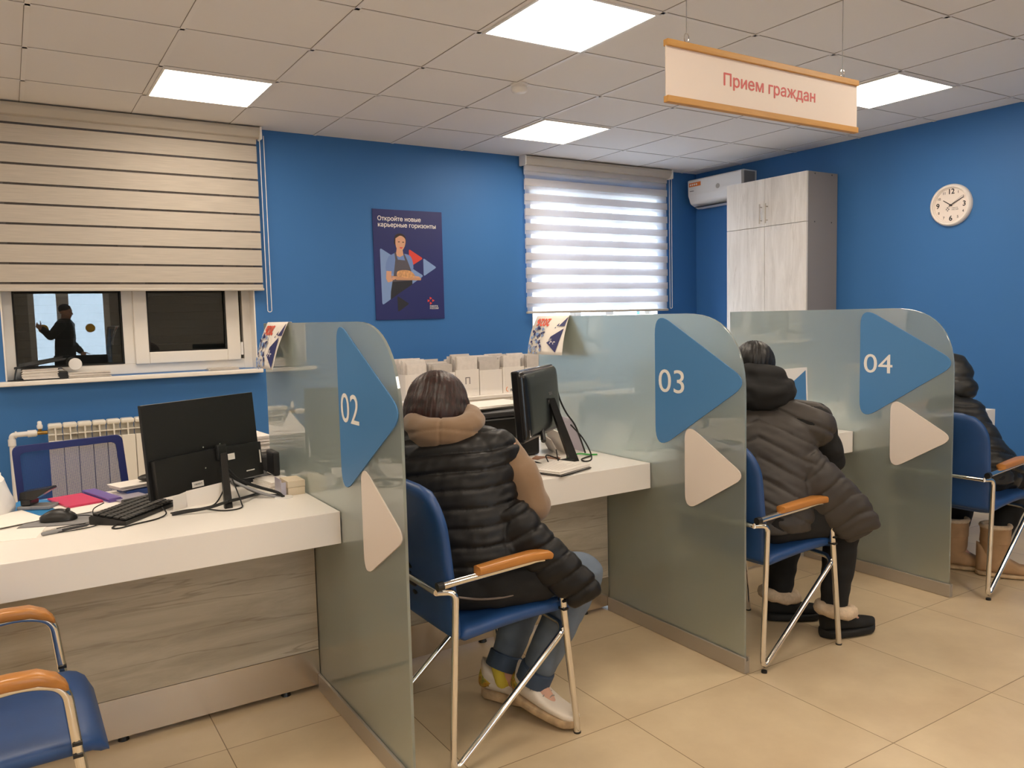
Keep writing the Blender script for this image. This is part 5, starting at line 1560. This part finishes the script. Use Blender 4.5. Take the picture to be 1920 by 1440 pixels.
for i, (c, a, d) in enumerate(fl):
    c = V(c); q = (V(fl[min(i + 1, 5)][0]) - V(fl[max(i - 1, 0)][0])).normalized()
    view = V((.57, .82, -.05)); w_ = q.cross(view).normalized(); d_ = w_.cross(q).normalized()
    rings.append([c + w_ * a * math.copysign(abs(math.cos(t)) ** .7, math.cos(t)) + d_ * d * math.copysign(abs(math.sin(t)) ** .9, math.sin(t)) for t in [2 * PI * k / 28 for k in range(28)]])
b.loft(rings)
vest = skin('quilted_vest', b, 'vest_black', P1, .0052, 6, .5, blend(quilt((1.215, 2.36, .96), (.02, -.11, -1), .0585, .012, r1, 0.03, .0035, .012),
            quilt((1.31, 2.14, .74), (.33, -.42, -.84), .060, .012, (.8, .3, .2), .15, .0035, .02),
            (1.212, 2.35, .95), (1.24, 2.25, .52), .19, (1.36, 2.09, .66), (1.48, 1.955, .48), .085))
b = MB()
b.tube(spline([(1.09, 2.10, .515), (1.17, 2.06, .502), (1.26, 2.04, .50), (1.34, 2.035, .515), (1.39, 2.045, .54)], 5), .0035, 6); obj('hem_piping', b, 'zip', vest, True)
# dark top under the vest, over the hips
b = MB()
ell(b, (1.235, 2.225, .505), (.195, .165, .085), basis(f1)); cap(b, (1.25, 2.12, .525), (1.40, 2.08, .515), .085, .070); cap(b, (1.19, 2.18, .50), (1.33, 2.10, .50), .062, .060)
skin('black_top', b, 'black_cloth', P1, .007, 5, .5, wrinkle(.004, 20, 20, 30))
# trainers
def sneaker(parent, heel, d, tilt, nm='shoe'):
    up_ = lambda x: .062 * max(0, 1 - x / .55) ** .8 + .040 * (1 - .55 * x)
    so, h0, ax, s, u = shoe(parent, heel, d, .262, 0, .046, .036, up_, 'shoe_white', 'sole_dirty', tilt)
    b = MB()
    rr = []
    for x in (-.004, .0, .03, .09, .15, .20): 
        c = h0 + ax * x * .262; w = .041 * (.72 if x <= 0 else .9 if x < .05 else 1.02) 
        rr.append([c + s * w * math.cos(a) * .98 + u * (.066 + .036 * math.sin(a)) for a in [2 * PI * k / 18 for k in range(18)]])
    b.loft(rr); obj('heel_patch', b, 'foil', so, True)
    b = MB()
    for k in range(4):
        c = h0 + ax * (.36 + .07 * k) * .262 + u * (.098 - .010 * k)
        b.tube(spline([c - s * .026 - u * .008, c + u * .004, c + s * .026 - u * .008], 4), .0028, 6)
    c = h0 + ax * .34 * .262 + u * .105
    b.tube(spline([c, c + s * .02 + u * .02, c + s * .04 + u * .002, c + s * .035 - u * .03], 5), .0018, 6); b.tube(spline([c, c - s * .02 + u * .02, c - s * .045 + u * .0, c - s * .038 - u * .035], 5), .0018, 6)
    obj('lace', b, 'lace', so, True)
    return so
sneaker(P1, (1.398, 2.262, .001), (.36, -.93), .20)
sneaker(P1, (1.362, 2.415, .001), (.56, -.83), .02)
for s in ('R', 'L'):
    a_ = V(J['a' + s]); b = MB(); cap(b, a_ + V((0, 0, .0)), a_ + V((.006, -.008, -.04)), .038, .040); obj('sock', b, 'sock_yellow', P1, True)

# ================================================================== person at the third counter
P2 = thing('person', 'black haired person in a dark grey chevron quilted vest, black hood and fleece-cuffed slippers', 'person', group='visitors seated at the counters')
f2 = (.77, .64, 0); r2 = V((.64, -.77, 0))
J = dict(f=f2, pel=(2.50, 2.17, .535), sh=(2.60, 2.225, .915), nk=(2.63, 2.255, .99), hd=(2.675, 2.315, 1.105), hf=(.7, .65, -.3), hu=(.15, .12, 1),
         sR=(2.725, 2.065, .905), sL=(2.475, 2.375, .905), eR=(2.865, 2.085, .745), eL=(2.50, 2.56, .77), wR=(2.845, 2.37, .778), wL=(2.66, 2.70, .772),
         hR=(-.1, 1, -.03), hL=(.8, .6, -.05), nR=(0, 0, -1), nL=(0, 0, -1), tR=(-1, 0, 0), tL=(.5, -1, 0),
         pR=(2.52, 2.08, .54), pL=(2.50, 2.26, .54), kR=(2.86, 2.01, .50), kL=(2.86, 2.27, .50), aR=(2.835, 2.03, .125), aL=(2.795, 2.275, .125),
         oR=(2.93, 2.0, .05), oL=(2.86, 2.245, .05))
body2, ax2 = body(P2, J)
b = MB()
ell(b, (2.50, 2.17, .545), (.17, .135, .12), basis(f2))
for s in ('R', 'L'):
    k_ = V(J['k' + s]); a_ = V(J['a' + s])
    chain(b, [(J['p' + s], .105), (k_, .078)]); chain(b, [(k_, .076), (k_.lerp(a_, .5), .066), (k_.lerp(a_, .98), .052)])
skin('trousers', b, 'black_cloth', P2, .007, 4, .5, wrinkle(.007, 14, 14, 22))
b = MB()
torso(b, [((2.628, 2.25, .985), .075, .07), ((2.61, 2.235, .95), .14, .09), ((2.60, 2.225, .89), .185, .115), ((2.575, 2.21, .78), .18, .12), ((2.53, 2.185, .62), .175, .125)], f2)
for s in ('R', 'L'):
    chain(b, [(J['sh'], .085), (J['s' + s], .082)]); chain(b, [(J['s' + s], .082), (V(J['s' + s]).lerp(V(J['e' + s]), .5), .076), (J['e' + s], .068)]); chain(b, [(J['e' + s], .068), (V(J['e' + s]).lerp(V(J['w' + s]), .85), .046)])
hoodie = skin('hooded_jacket', b, 'black_cloth', P2, .007, 4, .5, wrinkle(.012, 13, 13, 17))
b = MB(); R2, F2, U2 = basis(f2); hc = V((2.622, 2.245, 1.015))
for a0 in range(15):
    a = 2 * PI * a0 / 15; a2 = 2 * PI * (a0 + 1) / 15
    def pr(t): return hc + R2 * .105 * math.cos(t) + F2 * .09 * math.sin(t) + U2 * (.02 + .02 * math.sin(t))
    cap(b, pr(a), pr(a2), .046 - .012 * math.sin(a), .046 - .012 * math.sin(a2), 14)
ell(b, hc - F2 * .045 + U2 * .01, (.138, .085, .085), (R2, F2, U2)); ell(b, hc - F2 * .02 + U2 * .07, (.118, .075, .06), (R2, F2, U2))
def folds2(co, no):
    rel = co - np.array(hc); l = rel @ np.array(R2); z = rel[:, 2]
    return (.0035 * np.sin(z * 85 - np.abs(l) * 30 + 2 * np.sin(l * 20)) + .004 * np.array([noise.noise(V((a * 12, c_ * 35, 2))) for a, c_ in zip(l, z)])) * (rel @ np.array(F2) < .03)
skin('hood', b, 'black_cloth', hoodie, .006, 5, .5, folds2)
b = MB(); hr, hf_, hu = ax2; hd = V(J['hd'])
ell(b, hd + hu * .030 - hf_ * .016, (.086, .106, .095), ax2); ell(b, hd - hu * .03 - hf_ * .035, (.088, .078, .085), ax2)
for s in (-1, 1): ell(b, hd + hr * s * .058 - hu * .03 + hf_ * .0, (.034, .055, .075), ax2)
hdn = hd
def strands2(co, no):
    rel = co - np.array(hdn); ang = np.arctan2(rel @ np.array(hr), rel @ np.array(hf_)); z = rel @ np.array(hu)
    return .0009 * np.sin(ang * 34 + 3 * np.sin(z * 20)) + .0008 * np.sin(ang * 79 + 45 * z)
skin('hair', b, 'hair_black', P2, .0045, 4, .5, strands2)
b = MB()
torso(b, [((2.618, 2.24, .96), .11, .085), ((2.607, 2.232, .94), .175, .115), ((2.60, 2.226, .90), .222, .14), ((2.59, 2.22, .84), .238, .155), ((2.575, 2.212, .76), .235, .162), ((2.555, 2.20, .68), .228, .165), ((2.535, 2.185, .60), .225, .17), ((2.525, 2.17, .53), .225, .172), ((2.52, 2.165, .495), .21, .16)], f2)
for s in ('R', 'L'):
    sg = 1 if s == 'R' else -1
    cap(b, V(J['sh']) + r2 * sg * .10, V(J['s' + s]) + r2 * sg * .004 + V((0, 0, -.012)), .088, .092)
fl = [((2.64, 2.06, .76), .085, .07), ((2.675, 2.02, .68), .105, .075), ((2.725, 1.975, .605), .108, .066), ((2.78, 1.93, .545), .098, .056), ((2.812, 1.905, .495), .084, .044), ((2.828, 1.892, .462), .070, .026)]
rings = []
for i, (c, a, d) in enumerate(fl):
    c = V(c); q = (V(fl[min(i + 1, 5)][0]) - V(fl[max(i - 1, 0)][0])).normalized()
    view = V((.77, .64, -.05)); w_ = q.cross(view).normalized(); d_ = w_.cross(q).normalized()
    rings.append([c + w_ * a * math.copysign(abs(math.cos(t)) ** .7, math.cos(t)) + d_ * d * math.copysign(abs(math.sin(t)) ** .9, math.sin(t)) for t in [2 * PI * k / 28 for k in range(28)]])
b.loft(rings)
vest = skin('quilted_vest', b, 'vest_grey', P2, .0052, 6, .5, blend(quilt((2.60, 2.225, .95), (-.2, -.13, -1), .078, .010, r2, -.42, .0028, .03),
            quilt((2.64, 2.06, .76), (.33, -.36, -.88), .080, .010, (.8, .3, .2), -.3, .0028, .03),
            (2.60, 2.225, .95), (2.52, 2.165, .50), .20, (2.70, 2.0, .66), (2.82, 1.90, .48), .10))
def slipper(parent, heel, d):
    up_ = lambda x: .070 * max(0, 1 - x / .6) ** .9 + .045 * (1 - .5 * x)
    so, h0, ax, s, u = shoe(parent, heel, d, .255, 0, .05, .036, up_, 'suede_black', 'black_rubber', 0.0)
    b = MB()
    c0 = h0 + ax * .27 * .255 + u * .112
    pts = [c0 + ax * .066 * math.cos(a) + s * .054 * math.sin(a) - u * .012 * math.cos(a) for a in [2 * PI * k / 20 for k in range(20)]]
    b.tube(pts, [.027 + .003 * math.sin(k * 2.1) for k in range(20)], 10, True)
    obj('fleece_cuff', b, 'fleece', so, True)
    return so
slipper(P2, (2.775, 2.047, .001), (.95, -.31))
slipper(P2, (2.745, 2.32, .001), (.82, -.57))

# ================================================================== person at the fourth counter
P3 = thing('person', 'person in a black hooded puffer jacket and tan boots, partly hidden by glass screen 04', 'person', group='visitors seated at the counters')
f3 = (.62, .78, 0); r3 = V((.78, -.62, 0))
J = dict(f=f3, pel=(4.02, 2.12, .53), sh=(4.06, 2.30, .80), nk=(4.13, 2.32, .875), hd=(4.225, 2.35, .965), hf=(.4, .75, -.5), hu=(.2, .3, 1), ts=.82,
         sR=(4.16, 2.21, .79), sL=(3.94, 2.40, .79), eR=(4.25, 2.36, .69), eL=(4.0, 2.58, .785), wR=(4.30, 2.58, .775), wL=(4.17, 2.74, .772),
         hR=(-.3, 1, -.05), hL=(.9, .5, -.05), nR=(0, 0, -1), nL=(0, 0, -1), tR=(-1, -.2, 0), tL=(.4, -1, 0),
         pR=(4.05, 2.04, .53), pL=(4.0, 2.21, .53), kR=(4.36, 2.02, .50), kL=(4.34, 2.26, .50), aR=(4.135, 2.045, .125), aL=(4.10, 2.235, .125),
         oR=(4.16, 1.98, .05), oL=(4.13, 2.16, .05))
body3, ax3 = body(P3, J)
b = MB(); ell(b, (4.01, 2.12, .54), (.165, .13, .115), basis(f3))
for s in ('R', 'L'):
    k_ = V(J['k' + s]); a_ = V(J['a' + s])
    chain(b, [(J['p' + s], .10), (k_, .074)]); chain(b, [(k_, .07), (k_.lerp(a_, .8), .054)])
skin('trousers', b, 'black_cloth', P3, .008, 3, .5, wrinkle(.006, 14, 14, 22))
b = MB()
torso(b, [((4.10, 2.315, .855), .09, .08), ((4.075, 2.305, .83), .17, .12), ((4.06, 2.28, .77), .20, .145), ((4.05, 2.235, .70), .205, .155), ((4.04, 2.185, .62), .21, .165), ((4.03, 2.14, .54), .215, .17), ((4.025, 2.125, .48), .20, .155)], f3)
for s in ('R', 'L'):
    chain(b, [(J['sh'], .10), (J['s' + s], .095)]); chain(b, [(J['s' + s], .094), (J['e' + s], .08)]); chain(b, [(J['e' + s], .078), (V(J['e' + s]).lerp(V(J['w' + s]), .9), .05)])
cap(b, (4.07, 2.10, .60), (4.16, 2.05, .53), .13, .115); cap(b, V(J['nk']) - V((.02, .01, .03)), J['hd'], .085, .09)
jk = skin('puffer_jacket', b, 'jacket_black', P3, .007, 4, .5, quilt((4.17, 2.275, .85), (-.4, -.38, -.85), .085, .018, r3, .1, .004, .01))
b = MB(); hd = V(J['hd'])
ell(b, hd + ax3[2] * .02 - ax3[1] * .02, (.115, .125, .125), ax3); ell(b, hd - ax3[2] * .07 - ax3[1] * .03, (.12, .10, .08), ax3)
def folds3(co, no):
    return .009 * np.array([noise.noise(V((c[0] * 14, c[1] * 14, c[2] * 34))) for c in co])
skin('hood', b, 'jacket_black', jk, .006, 4, .5, folds3)
def boot(parent, heel, d, ank):
    up_ = lambda x: .085 * max(0, 1 - x / .75) ** .9 + .06 * (1 - .35 * x)
    so, h0, ax, s, u = shoe(parent, heel, d, .25, 0, .052, .022, up_, 'suede_tan', 'sole_dirty', 0.0, nm='boot')
    b = MB(); c0 = h0 + ax * .085
    n = 24
    prof = [(.07, .050), (.12, .058), (.17, .061), (.172, .063), (.22, .062), (.255, .064), (.258, .058), (.24, .050)]
    b.loft([[c0 + V((0, 0, z)) + (ax * 1.1 * math.cos(2 * PI * k / n) + s * math.sin(2 * PI * k / n)) * r * (1 + .02 * math.sin(5 * k + z * 60)) for k in range(n)] for z, r in prof])
    obj('shaft', b, 'suede_tan', so, True)
    b = MB(); pts = [c0 + V((0, 0, .255)) + (ax * 1.1 * math.cos(2 * PI * k / 20) + s * math.sin(2 * PI * k / 20)) * .058 for k in range(20)]
    b.tube(pts, .012, 8, True); obj('fleece_trim', b, 'fleece', so, True)
boot(P3, (4.09, 2.11, .001), (.5, -.86), None)
boot(P3, (4.055, 2.30, .001), (.5, -.86), None)

# ================================================================== man at the entrance, seen mirrored in the left window
P4 = thing('person', 'man in a dark jacket standing at the glazed entrance, mirrored in the left window pane', 'person')
f4 = (.93, .37, 0)
J = dict(f=f4, pel=(.76, -2.90, .90), sh=(.77, -2.90, 1.40), nk=(.775, -2.90, 1.48), hd=(.80, -2.89, 1.60), hf=(.9, .45, -.1),
         sR=(.84, -3.05, 1.38), sL=(.70, -2.74, 1.38), eR=(.86, -3.08, 1.09), eL=(.56, -2.68, 1.22), wR=(.99, -2.99, .95), wL=(.44, -2.55, 1.34),
         hR=(.4, .3, -.8), hL=(-.4, .5, .3), nR=(0, 1, 0), nL=(1, 0, 0), tR=(1, 0, .2), tL=(0, 0, 1), curl=.5,
         pR=(.80, -2.98, .88), pL=(.73, -2.81, .88), kR=(.82, -2.98, .48), kL=(.76, -2.80, .48), aR=(.79, -3.0, .085), aL=(.72, -2.82, .085),
         oR=(.90, -2.96, .035), oL=(.83, -2.78, .035))
body(P4, J, .008)
b = MB()
ell(b, J['pel'], (.165, .12, .13), basis(f4))
for s in ('R', 'L'): chain(b, [(J['p' + s], .092), (J['k' + s], .07)]); chain(b, [(J['k' + s], .07), (V(J['k' + s]).lerp(V(J['a' + s]), .95), .055)])
skin('trousers', b, 'jeans_seam', P4, .01, 3)
b = MB()
torso(b, [((.775, -2.90, 1.49), .075, .075), ((.772, -2.90, 1.45), .13, .10), ((.77, -2.90, 1.39), .185, .125), ((.768, -2.90, 1.2), .19, .135), ((.76, -2.90, 1.0), .185, .135), ((.76, -2.90, .86), .185, .135)], f4)
for s in ('R', 'L'): chain(b, [(J['sh'], .09), (J['s' + s], .085)]); chain(b, [(J['s' + s], .08), (J['e' + s], .066)]); chain(b, [(J['e' + s], .066), (V(J['e' + s]).lerp(V(J['w' + s]), .9), .048)])
skin('jacket', b, 'vest_black', P4, .009, 4, .5, wrinkle(.008, 12, 12, 18))
b = MB(); hd4 = V(J['hd']); a4 = basis(J['hf']); ell(b, hd4 + a4[2] * .04 - a4[1] * .02, (.079, .098, .082), a4)
skin('hair', b, 'hair_black', P4, .008, 2)
for s in ('R', 'L'): shoe(P4, V(J['a' + s]) - V((.055, .02, .084)), (.93, .37), .28, 0, .048, .03, lambda x: .07 * max(0, 1 - x / .6) ** .8 + .04, 'suede_black', 'black_rubber')
# ------------------------------------------------------------------ origins at each thing's base
bpy.context.view_layer.update()
def settle(root):
    if root.get('category') is None or root.location.length > 1e-6: return
    pts = []
    def walk(o, mw):
        if o.type == 'MESH':
            n = len(o.data.vertices)
            co = np.empty(n * 3, 'f'); o.data.vertices.foreach_get('co', co); pts.append(co.reshape(-1, 3))
        for c in o.children: walk(c, mw)
    walk(root, None)
    if not pts: return
    p = np.concatenate(pts); lo, hi = p.min(0), p.max(0)
    c = Vector(((lo[0] + hi[0]) / 2, (lo[1] + hi[1]) / 2, lo[2]))
    mv = Matrix.Translation(-c); done = set()
    def shift(o):
        if o.type == 'MESH' and o.data.name not in done:
            done.add(o.data.name); o.data.transform(mv)
        for ch in o.children: shift(ch)
    shift(root); root.location = c
for o in [o for o in S.objects if o.parent is None]: settle(o)
